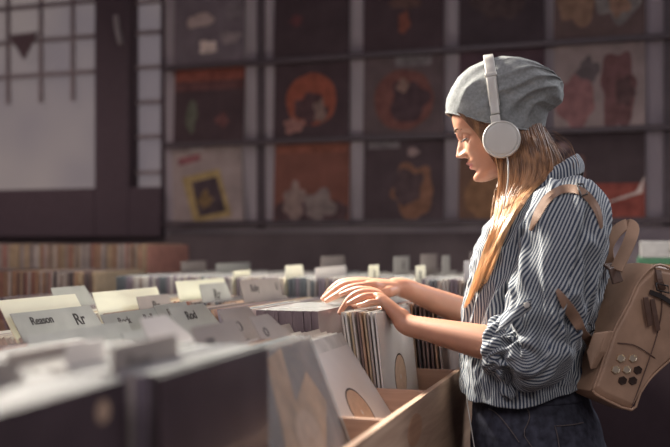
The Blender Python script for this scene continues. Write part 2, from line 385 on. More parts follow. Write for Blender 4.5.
card(B_, -1.216, 1.168, mk='cream', label='wide cream divider card behind the small taupe Rr tab')
card(B_, -1.165, 1.152, y0=.125, y1=.285, slant=.012, slant0=.008, mk='taupe', txt='Rr', tx=.19, ts=.036, label='small taupe divider tab lettered Rr in front of the wide cream card', shoulder=.06)
card(C_c, -.985, 1.145, y0=.0, y1=.29, mk='frost', txt='Rock', tx=.05, ts=.022, ink='blurink', txt2=[('Roll', .15, .024)], label='frosted divider card with two blurred words left of the white slanted card')
card(C_c, -.93, 1.157, y0=.11, y1=.25, mk='frost', txt='Rap', tx=.15, ts=.022, ink='blurink', label='higher frosted tab with one blurred word, below the small taupe tab')
card(C_c, -.84, 1.160, y0=.02, y1=.17, slant=.03, mk='frost', txt='Rod', tx=.07, ts=.026, label='grey divider card with a bold dark word beneath the middle cream card')
card(A_, -1.170, 1.182, mk='cream', label='middle cream divider card left of the Rr card in the centre')
card(A_, -1.112, 1.174, y0=.02, y1=.19, slant=.015, slant0=.01, mk='frost', txt='Rr', tx=.09, ts=.042, label='frosted Rr divider card in the centre-left, before the cream card', shoulder=.07)
card(A_, -.985, 1.186, y1=.28, mk='taupe', txt='Ruby', tx=.06, ts=.028, ink='blurink', txt2=[('R', .24, .032)], label='taupe divider card with a blurred word, left of the far hand')
card(G_, -1.17, 1.200, y0=.0, y1=.13, mk='cream', base=.865, label='narrow cream divider card just right of the centre Rr card')
card(G_, -1.00, 1.218, y0=.0, y1=.15, mk='cream', base=.865, slant=.02, label='cream divider card behind the taupe card, left of the white one')
card(G_, -.905, 1.212, mk='paper', base=.865, txt='o', tx=.06, ts=.05, ink='blurink', txt2=[('o', .2, .05)], label='wide white divider card with two dark marks above the far hand')
card(G_, -.745, 1.220, y0=.02, y1=.13, slant0=.03, mk='cream', base=.865, txt='R', tx=.07, ts=.035, ink='blurink', label='pale green-cream divider card with slanted left edge above the wrists')
card(G_, -.60, 1.220, y0=.0, y1=.13, mk='cream', base=.865, txt='R', tx=.05, ts=.035, ink='blurink', label='pale divider card above the far forearm, behind a lower one')
card(A_, -.512, 1.20, y0=.0, y1=.10, mk='frost', txt='R', tx=.04, ts=.035, ink='blurink', label='small grey divider tab with white edge just above the far forearm')
HB = .88
card(H_, -1.52, 1.222, y0=.0, y1=.2, mk='taupe', base=HB-.015, label='dull grey divider card at back, left end of the rear row')
card(H_, -1.385, 1.215, y0=.0, y1=.3, mk='frost', base=HB-.015, label='wide grey divider card at back behind the narrow cream card')
card(H_, -1.0, 1.242, y0=.0, y1=.26, mk='taupe', base=HB-.015, label='wide taupe divider card at back above the white card')
card(H_, -.75, 1.242, y0=.0, y1=.22, mk='frost', base=HB-.015, txt='R', tx=.12, ts=.04, ink='blurink', label='grey divider card at back above the wrists, rear row')
card(H_, -.66, 1.250, y0=.0, y1=.26, mk='taupe', base=HB-.015, label='taupe divider card at back, right of the rear grey one')
card(H_, -.60, 1.245, y0=.05, y1=.18, mk='frost', base=HB-.015, label='grey divider tab in the rear row nearest the woman’s chest')
card(H_, -.50, 1.258, y0=.0, y1=.2, mk='taupe', base=HB-.015, label='rearmost taupe divider card beside the blonde hair')
card(G_, -.46, 1.235, y0=.0, y1=.12, mk='paper', base=.865, label='white divider card half hidden by the hair tips')
card(C_c, -.735, 1.158, y0=.01, y1=.15, slant=.025, mk='taupe', txt='o', tx=.05, ts=.045, ink='blurink', label='taupe divider card with a round mark in front of the white record tops')
card(C_c, -.665, 1.148, y0=.0, y1=.09, slant=.06, mk='taupe', txt='o', tx=.025, ts=.04, ink='blurink', label='short taupe card with slanted edge beside the clear plastic sleeves')
card(D_, -.62, 1.158, y0=.0, y1=.16, slant=.02, mk='taupe', txt='on', tx=.03, ts=.03, ink='blurink', label='dark taupe divider card between white slanted card and clear sleeves')
card(D_, -.70, 1.17, y0=.0, y1=.08, slant=.07, mk='paper', label='white card with long slanted edge near the centre foreground')
card(E_, -.545, 1.168, y0=.0, y1=.15, slant=.01, mk='taupe', txt='Rem', tx=.03, ts=.03, ink='blurink', label='large taupe divider card in the foreground with a blurred word')
card(E_, -.62, 1.165, y0=.02, y1=.10, mk='paper', label='small white card left of the large taupe card in the foreground')
card(E_, -.68, 1.155, y0=.0, y1=.16, mk='taupe', label='taupe card in the left foreground row, partly blurred')
card(F_, -.60, 1.165, y0=.10, y1=.22, mk='taupe', slant=.08, label='brownish slanted card at the lower left edge of the picture')
card(F_, -.68, 1.155, y0=.1, y1=.28, mk='paper', label='white card at the left edge in the foreground')
card(B_, -1.40, 1.172, y0=.1, y1=.25, slant=.03, mk='frost', label='grey card corner at the left edge of the picture')

# records -----------------------------------------------------------
pal = [(.30,.25,.23), (.45,.40,.37), (.18,.12,.11), (.10,.08,.085), (.35,.22,.15), (.52,.50,.48), (.24,.20,.24), (.40,.30,.20), (.14,.16,.18), (.33,.16,.13)]
pm = [mat('cover_stock_%s' % 'abcdefghijkl'[i], c, .5, .15, 30, coat=.2) for i, c in enumerate(pal)]
dark_cov = mat('dark_cover', (.075, .052, .062), .35, .25, 9, coat=.35)
mauve_cov = mat('mauve_cover', (.13, .09, .105), .4, .2, 9, coat=.3)
def rec_mesh(th, mtop, mside, w=REC_W, h=.312):
    mb = MB(); mb.box((-th, 0, 0), (0, w, h), 0); mb.m[1] = 1   # top face
    me = newmesh('record_sleeve', mb.v, mb.f, mb.m); me.materials.append(mside); me.materials.append(mtop); return me
rm = {}
for i, m in enumerate(pm): 
    for th in (.003, .0045, .0072): rm[(i, th)] = rec_mesh(th, M['plastic_edge'], m)
rm['mauve3'] = rec_mesh(.003, M['plastic_edge'], mat('greyed_cover', (.20, .17, .165), .5, .3, 12))
rm['dark'] = rec_mesh(.004, M['plastic_edge'], dark_cov); rm['mauve'] = rec_mesh(.0079, M['plastic_edge'], mauve_cov); rm['paper'] = rec_mesh(.003, M['plastic_edge'], M['paper'])
count = 0
def rec(me, xb, yb, zb, lean, label, group=None, yj=None):
    global count
    o = bpy.data.objects.new('record_sleeve', me); COL.objects.link(o)
    o.location = (xb, yb + .011 + (random.uniform(0, .007) if yj is None else yj), zb); o.rotation_euler = (0, -R(lean), 0)
    tag(o, label, 'record', group); count += 1
    return o
def pack(colk, x_start, x_end, pitch, label, group, l0=0, l1=0, dl=.5, bias=None):
    """records one behind the other from x_start to x_end (at the floor), leaning l0 at first and l1 later; divider cards slip in where their tops belong"""
    x = x_start; ln = l0; cs = sorted(deferred.pop(colk, []), key=lambda q: -q[0])
    while x > x_end or cs:
        while cs and x - .002 <= cs[0][0] + (cs[0][1] - FL)*math.tan(R(ln)):
            cx, cz, k = cs.pop(0); cxb = min(x, cx + (cz - FL)*math.tan(R(ln)))
            place_card(colk, cxb - (cz - FL)*math.tan(R(ln)), cz, ln, **k); x = cxb - .0035/math.cos(R(ln))
        if x <= x_end and not cs: break
        k = random.randrange(len(pm)) if bias is None else random.choice(bias)
        rec(rm[(k, .0072)], x, colk, FL + random.uniform(0, .004), ln, label, group)
        x -= max(pitch*random.uniform(.95, 1.12), .0078/math.cos(R(ln))) ; ln = ln + math.copysign(min(abs(l1 - ln), dl), l1 - ln) if l1 > ln else ln
z0 = lambda t: 0.0
# column A (behind the hands): front spines
n = 0
for i in range(11):
    rec(rm[(random.choice((2,3,0,4,9,8,3)), .0045)], -.435 - .0105*i, A_, FL, 5, 'dark-edged record leaning in the compartment under the forearms', 'records under the forearms')
pack(A_, -.556, -1.66, .0108, 'record in clear sleeve packed in the row behind the hands', 'records in the row behind the hands', 6, 15, .45)
# column B: flipped stack under the near hand
o = rec(rm['paper'], -.492, B_, FL, 6.2, 'white paper record sleeve with round label showing, just under the near hand', yj=.002)
def disc_label(parent, r0, name='label', m='label', cy=REC_W/2, cz=.156, x=.0006, rh=.0055):
    n = 40; r2 = rh
    vs = [V((x, cy + r*math.cos(2*PI*k/n), cz + r*math.sin(2*PI*k/n))) for r in (r0, r2) for k in range(n)] + [V((x-.0005, cy + r*math.cos(2*PI*k/n), cz + r*math.sin(2*PI*k/n))) for r in (r0, r2) for k in range(n)]
    fs = []
    for k in range(n):
        j = (k+1) % n; fs += [(k, j, n+j, n+k), (2*n+k, 3*n+k, 3*n+j, 2*n+j), (k, 2*n+k, 2*n+j, j), (n+k, n+j, 3*n+j, 3*n+k)]
    return link(name, newmesh(name, vs, fs), M[m], parent)
disc_label(o, .05); disc_label(o, .053, 'label_rim', 'vinyl', x=.0003, rh=.0495)
for i in range(1, 10):
    k = [5, 0, 7, 4, 2, 1, 7, 5, 1][i-1]
    rec(rm[(k, .0045)], -.492 - .0068*i, B_, FL + random.uniform(0,.003), 6.2 + .25*i, ['off-white','taupe','brown','rust-brown','dark brown','pale tan','brown','off-white','pale tan'][i-1] + '-edged record standing under the near hand, %s' % ['first behind the white sleeve','second of the stack','third of the stack','fourth of the stack','middle of the stack','sixth of the stack','seventh of the stack','last but one of the stack','at the finger end of the stack'][i-1])
for i in range(17):
    rec(rm['mauve'], -.632 - .0085*i, B_, FL, 4.5, 'mauve-edged record leaning left of the gap by the fingers', 'mauve records left of the finger gap')
pack(B_, -.784, -1.32, .0108, 'record in clear sleeve standing in the hand-height row, top edge showing', 'records in the row left of the hands', 5, 20, .8)
# column C : strongly leaning white sleeve, others straighten behind it
def rounded_rec(th, rr_, w=REC_W, h=.312):
    pts = [V((0, 0, 0)), V((0, w, 0))]
    for (cy, cz, a0) in ((w - rr_, h - rr_, 0), (rr_, h - rr_, 90)):
        pts += [V((0, cy + rr_*math.cos(R(a0 + k)), cz + rr_*math.sin(R(a0 + k)))) for k in range(0, 91, 10)]
    mb = MB().prism(pts, V((-th, 0, 0))); me = newmesh('record_sleeve', mb.v, mb.f); me.materials.append(M['paper']); return me
o = rec(rounded_rec(.004, .045), -.416, C_c, FL + .002, 34, 'white paper record sleeve leaning far back, brown round label showing', yj=.002)
disc_label(o, .05); disc_label(o, .054, 'label_rim', 'vinyl', x=.0003, rh=.0495)
rec(rm['dark'], -.424, C_c, FL, 33, 'black record cover directly behind the leaning white sleeve')
pack(C_c, -.434, -1.14, .0112, 'record in clear sleeve leaning back in the middle compartment row', 'records in the middle row', 31, 31, bias=[5, 1, 0, 5, 6, 1])
# column D : clear plastic sleeves leaning
def clear_rec(xb, ln, inner, label):
    o = rec(rm[inner] if isinstance(inner, str) else rm[(inner, .003)], xb, D_, FL, ln, label, yj=.003)
    mb = MB(); W = REC_W; H = .318; n = 10; rings = []
    vs = []
    for i in range(n + 1):
        for j in range(n + 1):
            y = -.003 + (W + .006) * i / n; z = H * j / n
            edge = min(i, n-i, j + 2, n-j) / 3
            x = .0025 + .004 * min(1, edge) * (.6 + noise.noise(V((y*9, z*7, xb*50))))
            vs.append(V((x, y, z)))
    fs = [(i*(n+1)+j, (i+1)*(n+1)+j, (i+1)*(n+1)+j+1, i*(n+1)+j+1) for i in range(n) for j in range(n)]
    me = bpy.data.meshes.new('plastic_sleeve'); me.from_pydata([tuple(v) for v in vs], [], fs); me.update()
    rim_ = [V((.003, .0, .0)), V((.003, -.002, H*.5)), V((.003, .0, H - .002)), V((.003, W/2, H - .001)), V((.003, W, H - .002)), V((.003, W + .002, H*.5)), V((.003, W, 0))]
    MB().tube(rim_, .0012, 6, round_=False).build('welded_edge', M['plastic_edge'], o, True)
    s = link('plastic_sleeve', me, M['clear'], o, True)
    sd = s.modifiers.new('s', 'SOLIDIFY'); sd.thickness = .0004
    return o
o = clear_rec(-.432, 22, 'mauve3', 'clear plastic record sleeve leaning at front, creased, with white paper inside')
disc_label(o, .05, x=.001)
pic = mat('printed_tan', (.42, .27, .17), .5, .3, 20)
mb = MB(); mb.prism([V((.0009, y, z)) for y, z in ((.05,.16),(.10,.30),(.17,.31),(.15,.22),(.24,.26),(.28,.20),(.2,.13),(.12,.1))], V((-.0004,0,0))); mb.build('printed_patch', pic, o)
clear_rec(-.446, 22, 1, 'second clear plastic record sleeve behind the creased front one')
clear_rec(-.460, 22, 7, 'third clear plastic record sleeve, browner, behind the creased ones')
pack(D_, -.474, -.90, .0112, 'record in clear sleeve leaning in the row left of the clear plastic ones', 'records in the row left of the clear sleeves', 22, 25)
# column E : dark block
o = rec(rm['dark'], -.488, E_, FL, 0.5, 'large dark record cover in the foreground facing the woman', yj=0)
pack(E_, -.498, -.80, .0085, 'record with pale top edge behind the large dark foreground cover', 'records behind the dark foreground cover', 0, 0, bias=[3, 5, 1, 6])
# column F
o = rec(rm['dark'], -.515, F_, FL, 0.5, 'dark blurred record cover at the lower left corner of the picture', yj=0)
disc_label(o, .012, 'sticker', 'label', cy=.265, cz=.285, rh=.001)
pack(F_, -.525, -.75, .0085, 'record with pale top edge in the nearest row, lower left', 'records in the nearest row', 0, 0, bias=[3, 5, 1, 6])
# far bins: one uncounted mass each beyond the individual ones
def mass(name, cols_, x0, x1, fl, label, cat='records', bias=None, hh=.312, pitch=.012, side=None):
    mb = MB(); mats = [M['plastic_edge']] + pm
    for c in cols_:
        x = x0
        while x > x1:
            cs = card_x.get(round(c, 3), [])
            if not any(x - .012 < q < x + .004 for q in cs):
                k = random.choice(bias or side); j = random.uniform(0, .006)
                n0 = len(mb.m); mb.box((x - .008, c + .011 + j, fl), (x, c + .011 + j + REC_W, fl + hh + random.uniform(0, .006)), 1 + k); mb.m[n0 + 1] = 0 if bias is None else 1 + k
            x -= pitch
    o = mb.build('packed_records', mats); o['kind'] = 'stuff'
    tag(o, label, cat); return o
mass('packed_records', [G_, H_], -.30, -1.575, .866, 'mass of records in clear sleeves filling the raised rear bin', side=[0, 1, 5, 6, 5, 8])
mass('packed_records', [2.60], -1.66, -3.25, .877, 'brown and pinkish records in the lower far-left bin', bias=[4, 7, 9, 2, 0, 1, 3], pitch=.011)
mass('packed_records', [2.955], -1.66, -3.95, .967, 'blurred brownish records in the highest far-left bin', bias=[4, 7, 9, 0, 1, 7], pitch=.011)

# coloured boxes on a ledge table behind the backpack
tb = empty('display_cabinet', (.35, 3.3, 0), 'plain dark cabinet against the back wall behind the backpack', 'cabinet')
local(MB().box((-.19, 3.05, 1.145), (1.1, 3.56, 1.175)).build('cabinet_top', M['darkwood'], tb, bevel=.003), tb)
local(MB().box((-.17, 3.09, 0), (1.06, 3.54, 1.144)).build('cabinet_body', M['frame'], tb, bevel=.004), tb)
zz = 1.176
for nm, c, h, dx, lab in (('box', (.42,.20,.24), .022, 0, 'flat pink box at the bottom of the stack behind the backpack'), ('box', (.55,.27,.12), .018, .004, 'flat orange box in the stack behind the backpack'), ('box', (.10,.28,.16), .022, -.003, 'flat green box under the white one behind the backpack'), ('box', (.68,.68,.66), .052, .006, 'white box with a faint grey line on top of the stack behind the backpack')):
    o = MB().box((.01 + dx, 3.12, zz), (.42 + dx, 3.44, zz + h)).build('storage_box', mat('box_' + str(len(lab)), c, .6), None, bevel=.002)
    tag(o, lab, 'box', None); zz += h + .0006
    if h > .05: MB().box((.10, 3.1185, zz - .034), (.26, 3.12, zz - .024)).build('grey_print', M['frost'], o)
# ------------------------------------------------------------------ the woman
HY = R(8); HP = R(21)
hh = V((-math.cos(HY), -math.sin(HY), 0)); HL = V((math.sin(HY), -math.cos(HY), 0))   # facing direction, her left
HF = hh * math.cos(HP) + V((0, 0, -math.sin(HP))); HU = V((0, 0, math.cos(HP))) + hh * math.sin(HP)
HO = V((-.2916, 2.14, 1.5327))
def hd(f, s, u): return HO + HF*f + HL*s + HU*u
person = empty('person', (-.21, 2.14, 0), 'woman in striped shirt, grey beanie and dark jeans flipping through the records', 'person')

HT = [  # u, front, back, half width
 (-.0885, .068, .030, .012), (-.085, .081, .012, .026), (-.078, .0880, -.004, .036), (-.068, .0880, -.025, .046), (-.057, .0840, -.040, .053),
 (-.046, .0855, -.052, .0575), (-.030, .0885, -.064, .061), (-.015, .0885, -.074, .0645), (0, .0865, -.081, .068), (.020, .0850, -.087, .070),
 (.038, .0905, -.089, .0725), (.055, .0945, -.091, .0745), (.075, .0915, -.088, .0745), (.095, .079, -.078, .069), (.112, .056, -.058, .055), (.124, .030, -.032, .034), (.130, .010, -.010, .012)]
def g(x, s): return math.exp(-(x/s)**2)
def head_pt(u, ph, grow=0):
    f, b, h = lerp_tab(HT, u); c = .012
    if u < -.05: c = c + (-.05 - u) * .9
    cf, sf = math.cos(ph), math.sin(ph)
    e = .86
    cc = math.copysign(abs(cf)**e, cf); ss = math.copysign(abs(sf)**e, sf)
    x = c + (f - c) * cc if cf > 0 else c + (c - b) * cc
    y = h * ss
    if cf > 0.2:
        a = abs(y)
        nr = lerp_tab([(-.024, 0), (-.0205, .004), (-.017, .017), (-.0115, .0270), (-.006, .0265), (.004, .0215), (.015, .0150), (.026, .0090), (.034, .0060), (.044, .0015), (.052, 0)], u)[0]
        sg = lerp_tab([(-.02, .0105), (-.01, .0105), (.0, .0085), (.03, .0075)], u)[0]
        x += nr * math.exp(-(a/sg)**2 * .9)
        x += .010 * g(a - .0125, .0055) * g(u + .0135, .0065)          # alae
        lw = 1 / (1 + (a/.021)**4)
        x += .0105 * g(u + .0345, .0055) * lw + .0095 * g(u + .0465, .0055) * lw - .0035 * g(u + .0403, .0018) * lw
        x -= .0035 * g(u + .058, .006) * g(a, .022)
        x += .0075 * g(u + .073, .011) * g(a, .020)                    # chin
        x -= .0125 * g(a - .032, .0155) * g(u - .021, .012)            # sockets
        x += .0045 * g(a - .026, .020) * g(u - .041, .008)             # brow
        x += .005 * g(a - .040, .016) * g(u + .006, .015)             # cheek
    r = 1 + grow / max(.02, math.hypot(x - c, y))
    return (c + (x - c) * r, y * r, u + (grow * (u / .13) if u > 0 else 0))
def head_mb(mb, grow=0, n=132, m=120):
    us = [-.0885 + .2185 * (i / (m - 1)) for i in range(m)]
    rings = [[hd(*head_pt(u, 2*PI*j/n, grow)) for j in range(n)] for u in us]
    mb.loft(rings); return mb
body = MB()
head_mb(body)
# closed upper lids
for s in (-1, 1):
    c = hd(.0708, s*.0315, .0202)
    rings = []
    for i in range(9):
        t = PI * (i + .5) / 9; rings.append([c + HU*(.0125*math.cos(t)) + (HF*math.cos(a) + HL*math.sin(a)) * .0125*math.sin(t) for a in [2*PI*k/20 for k in range(20)]])
    body.loft(rings)
    body.tube([hd(-.004, s*.070, .018), hd(-.010, s*.077, .012), hd(-.010, s*.077, -.008), hd(-.003, s*.070, -.018)], [.007, .009, .007, .005], 12)
# neck
nb = V((-.168, 2.14, 1.375))
body.tube(crom([hd(-.028, 0, .01), hd(-.026, 0, -.04), V((-.205, 2.14, 1.43)), nb], 4), [.052]*5 + [.050]*4 + [.056]*4, 32)
# trunk inside the shirt
TR = [(.84, -.208, .10, .15), (.93, -.225, .10, .155), (1.04, -.235, .095, .13), (1.16, -.215, .105, .145), (1.26, -.195, .105, .16), (1.33, -.182, .085, .165), (1.375, -.172, .06, .11), (1.395, -.170, .05, .06)]
def ell(cx, cy, z, a, b, n=48, e=1.0, ph=0, tilt=0):
    out = []
    for k in range(n):
        t = 2*PI*k/n + ph; ct, st = math.cos(t), math.sin(t)
        cx_ = math.copysign(abs(ct)**e, ct) * a; sy = math.copysign(abs(st)**e, st) * b
        out.append(V((cx + cx_, cy + sy, z + tilt * cx_)))
    return out
body.loft([ell(lerp_tab(TR, z)[0], 2.14, z, lerp_tab(TR, z)[1], lerp_tab(TR, z)[2]) for z in [.84 + .555*i/24 for i in range(25)]])
# joints
SHL, ELL, WRL = V((-.130, 1.985, 1.335)), V((-.208, 1.935, 1.060)), V((-.478, 2.000, 1.104))
SHR, ELR, WRR = V((-.135, 2.300, 1.335)), V((-.318, 2.330, 1.075)), V((-.530, 2.185, 1.176))
def arm(sh, el, wr, kn):
    up = crom([sh, sh.lerp(el, .5) + V((.006, 0, 0)), el], 5)
    body.tube(up, [.050 - .012*i/(len(up)-1) for i in range(len(up))], 24)
    fa = [el, el.lerp(wr, .18), el.lerp(wr, .35), el.lerp(wr, .6), el.lerp(wr, .85), wr, wr.lerp(kn, .22)]
    rr = [.038, .0415, .041, .035, .0285, .0265, .024]
    body.tube(crom(fa, 4), [V((r,0,0)).x for r in [p.x for p in crom([V((q,0,0)) for q in rr], 4)]], 28, flat=.9, n0=(0,0,1))
def hand(wr, mcp, fingers, thumb, frad, palm_n):
    """mcp: four knuckles; fingers: list of (pip, dip, tip); thumb: cmc, mcp, ip, tip; palm_n: up normal of the hand back"""
    palm_n = V(palm_n).normalized(); side = (mcp[3] - mcp[0]).normalized()
    rings = []; mid0 = (mcp[1] + mcp[2]) / 2
    n = 28
    for t, wd, th in ((-.02, .025, .022), (.12, .028, .020), (.35, .034, .0175), (.6, .0375, .0155), (.80, .0375, .0130), (.93, .034, .010), (1.0, .029, .007)):
        c = wr.lerp(mid0, t) - palm_n * .0035
        ax = (mid0 - wr).normalized(); sd = (side - ax*side.dot(ax)).normalized(); up = sd.cross(ax); up = up if up.dot(palm_n) > 0 else -up
        rings.append([c + sd*wd*math.copysign(abs(math.cos(2*PI*k/n))**.8, math.cos(2*PI*k/n)) + up*th*math.sin(2*PI*k/n) for k in range(n)])
    body.loft(rings)
    for m, f, r in zip(mcp, fingers, frad):
        body.tube([wr.lerp(m, .25) , m - palm_n*.003], [.010, r*1.08], 14)      # metacarpal ridge
        m2 = m - palm_n*.002
        cur = crom([wr.lerp(m, .8) - palm_n*.003, m2, f[0], f[1], f[2]], 5)
        rs = [q.x for q in crom([V((k, 0, 0)) for k in (r*1.05, r*1.06, r*1.03, r*.93, r*.68)], 5)]
        body.tube(cur, rs, 16)
    a, b, c, d = thumb
    body.tube([wr.lerp(a, .4), a, b, b.lerp(c, .5), c, c.lerp(d, .6), d], [.013, .0145, .0115, .0098, .0102, .0095, .0070], 16)
# near (left) hand, resting on the stack; pinky side towards the camera
mL = [at(376, 291.5, 2.062), at(377.5, 293, 2.040), at(380, 296, 2.018), at(382.5, 302, 1.998)]
fL = [(at(361, 289.5, 2.066), at(350.5, 291.5, 2.068), at(341.5, 294.5, 2.070)),
      (at(362, 292.5, 2.036), at(350, 298.5, 2.030), at(340, 312.5, 2.022)),
      (at(366, 296.5, 2.008), at(356.5, 300.0, 2.002), at(349, 303.6, 1.998)),
      (at(371, 302.5, 1.983), at(364.5, 304.6, 1.980), at(358, 305.6, 1.978))]
tL = (at(386, 310, 2.070), at(375, 312, 2.090), at(363, 309, 2.098), at(354, 306, 2.104))
arm(SHL, ELL, WRL, (mL[1] + mL[2]) / 2)
hand(WRL, mL, fL, tL, [.0090, .0092, .0087, .0078], (-.45, -.25, .85))
# far (right) hand, flat on the tops
mR = [at(371, 284.0, 2.115), at(366, 281.5, 2.138), at(363, 280.0, 2.160), at(362, 280.5, 2.182)]
fR = [(at(350, 288, 2.105), at(338, 294.5, 2.10), at(326.5, 301.0, 2.098)),
      (at(345, 284.5, 2.132), at(333.5, 291.5, 2.128), at(323.0, 299.0, 2.125)),
      (at(342, 282.6, 2.156), at(331.5, 289.5, 2.152), at(324.5, 296.5, 2.150)),
      (at(345, 282.2, 2.180), at(336.5, 286.5, 2.176), at(329, 292.0, 2.173))]
tR = (at(388, 292, 2.135), at(378, 293, 2.118), at(367, 297, 2.112), at(359, 300.5, 2.11))
arm(SHR, ELR, WRR, (mR[1] + mR[2]) / 2)
hand(WRR, mR, fR, tR, [.0092, .0095, .0090, .0080], (-.25, -.2, .95))
me = remesh(body, .0024, 5, .5)
# lips and cheek tone as a second material slot on the same body
me.materials.append(M['skin']); me.materials.append(M['lip'])
for p in me.polygons:
    c = p.center; d = c - HO; f, s, u = d.dot(HF), d.dot(HL), d.dot(HU)
    if f > .078 and abs(s) < .024 * (1 - ((u + .0405)/.0125)**2 if abs(u + .0405) < .0125 else 0) : p.material_index = 1
bo = bpy.data.objects.new('body', me); COL.objects.link(bo); bo.parent = person; local(bo, person)
me.polygons.foreach_set('use_smooth', [True]*len(me.polygons))
def pc(mb, name, m, smooth=True, parent=person, **k):
    o = mb.build(name, m, parent, smooth, **k)
    if parent is person: local(o, person)
    return o
# eyes, lashes, brows
for s in (1, -1):
    mb = MB(); rings = []
    c = hd(.0695, s*.0315, .0188)
    for i in range(9):
        t = PI*(i+.5)/9; rings.append([c + HU*(.0122*math.cos(t)) + (HF*math.cos(a) + HL*math.sin(a))*.0122*math.sin(t) for a in [2*PI*k/20 for k in range(20)]])
    mb.loft(rings); pc(mb, 'eye', M['eyewhite'])
    mb = MB()
    arc = [hd(.0705 + .0142*math.cos(R(a)), s*(.0315 + .0142*math.sin(R(a))), .0175 - .002*math.sin(R(abs(a)))) for a in range(-50, 66, 8)]
    mb.tube(arc, .0014, 8)
    for q in arc[2:]:
        o_ = (q - hd(.0705, s*.0315, .0175)).normalized(); mb.tube([q, q + o_*.004 - HU*.0015, q + o_*.0085 - HU*.0018 ], [.0005, .0004, .0002], 5)
    pc(mb, 'eyelashes', M['lash'])
    mb = MB()
    def sk(u, s_):   # skin surface at height u and side s_
        best = None
        for k in range(160):
            q = head_pt(u, 2*PI*k/320*.9, 0)
            if best is None or abs(q[1] - s_) < abs(best[1] - s_): best = q
        return best
    bw = []
    for k in range(9):
        t = k/8; sx = .013 + .036*t; u = .0425 + .0060*math.sin(PI*min(1, t*1.1)) - .004*t
        q = sk(u, sx); bw.append(hd(q[0] + .0012, s*q[1], u))
    mb.tube(bw, [.0014, .0022, .0025, .0025, .0023, .002, .0016, .0012, .0007], 8); pc(mb, 'eyebrow', M['brow'])
# nails on the fingertips that show
for f in fL[:3] + fR[:3]:
    mb = MB(); d, t = f[1], f[2]; ax = (t - d).normalized(); up = V((-.3, -.45, .8)); up = (up - ax*up.dot(ax)).normalized(); sd = ax.cross(up)
    c = t + up*.0043 - ax*.001
    mb.loft([[c + ax*(.0058*r*math.cos(2*PI*k/14)) + sd*(.0042*r*math.sin(2*PI*k/14)) + up*h_ for k in range(14)] for r, h_ in ((.8, -.002), (1, -.0004), (.65, .0008), (.2, .0012))])
    pc(mb, 'fingernail', M['nail'])


# ------------------------------------------------------------------ shirt
def fold(a, v, seed, k1=2.2, k2=5, amp=.006):
    q = noise.noise(V((a*k1, v*k2, seed))); q2 = noise.noise(V((a*k1*2.3 + 5, v*k2*2.1, seed + 9)))
    return amp * (1 - abs(q)*2.6) * .8 + amp*.5*q2
def cloth_loft(name, ring_fn, nv, nu, circ, length, m, parent, shear=0.0):
    """open cylinder with UV in metres: u round, v along"""
    vs = []; fs = []
    for i in range(nv):
        vs += ring_fn(i / (nv - 1), nu)
    for i in range(nv - 1):
        for j in range(nu):
            fs.append((i*nu + j, i*nu + (j+1) % nu, (i+1)*nu + (j+1) % nu, (i+1)*nu + j))
    me = bpy.data.meshes.new(name); me.from_pydata([tuple(p) for p in vs], [], fs); me.update()
    uvl = me.uv_layers.new(name='UVMap')
    for p in me.polygons:
        i, j = divmod(p.index, nu)
        for li, (di, dj) in zip(p.loop_indices, ((0,0),(0,1),(1,1),(1,0))):
            uvl.data[li].uv = ((j + dj) / nu * circ + (i + di) / (nv-1) * length * shear, (i + di) / (nv-1) * length)
    o = link(name, me, m, parent, True)
    sd = o.modifiers.new('s', 'SOLIDIFY'); sd.thickness = .0016; sd.offset = -1
    return o
ST = [  # z, centre x, half depth, half width
 (.925, -.232, .142, .192), (.96, -.234, .140, .186), (1.04, -.237, .139, .170), (1.10, -.226, .144, .172), (1.16, -.217, .148, .178), (1.22, -.207, .145, .184),
 (1.27, -.199, .140, .188), (1.315, -.190, .128, .190), (1.345, -.186, .112, .178), (1.368, -.182, .096, .150), (1.388, -.180, .083, .118), (1.405, -.180, .075, .092), (1.418, -.182, .070, .076)]
def torso_ring(t, n):
    z = .925 + (1.418 - .925) * t
    cx, a, b = lerp_tab(ST, z); out = []
    for k in range(n):
        th = 2*PI*k/n; ct, st = math.cos(th), math.sin(th)
        e = .88; c_ = math.copysign(abs(ct)**e, ct); s_ = math.copysign(abs(st)**e, st)
        am = .012 * min(1, t*5 + .35) * min(1, (1 - t)*6 + .1)
        # vertical soft folds plus gathers near the hem
        d = fold(th*1.6 + .5*math.sin(t*5), t, 3.1, 1.9, 3.2, am) + .35*fold(th*3, t + .3*math.sin(th*2), 8.2, 2.4, 9, am)
        d += .006 * max(0, .35 - t) * math.sin(th*13 + 3*noise.noise(V((th*2, t*4, 0)))) * 2
        zz = z
        if t < .2:
            front = (-ct*.5 + .5); zz = z + (.2 - t)/.2 * (.017 + .042*max(0, ct) + .05*max(0, -ct - .6)) + .012*(.2-t)/.2*noise.noise(V((th*2, 1, 2)))
        out.append(V((cx + (a + d)*c_, 2.14 + (b + d)*s_, zz)))
    return out
shirt = cloth_loft('shirt', torso_ring, 150, 260, 1.08, .5, M['shirt'], person); local(shirt, person)
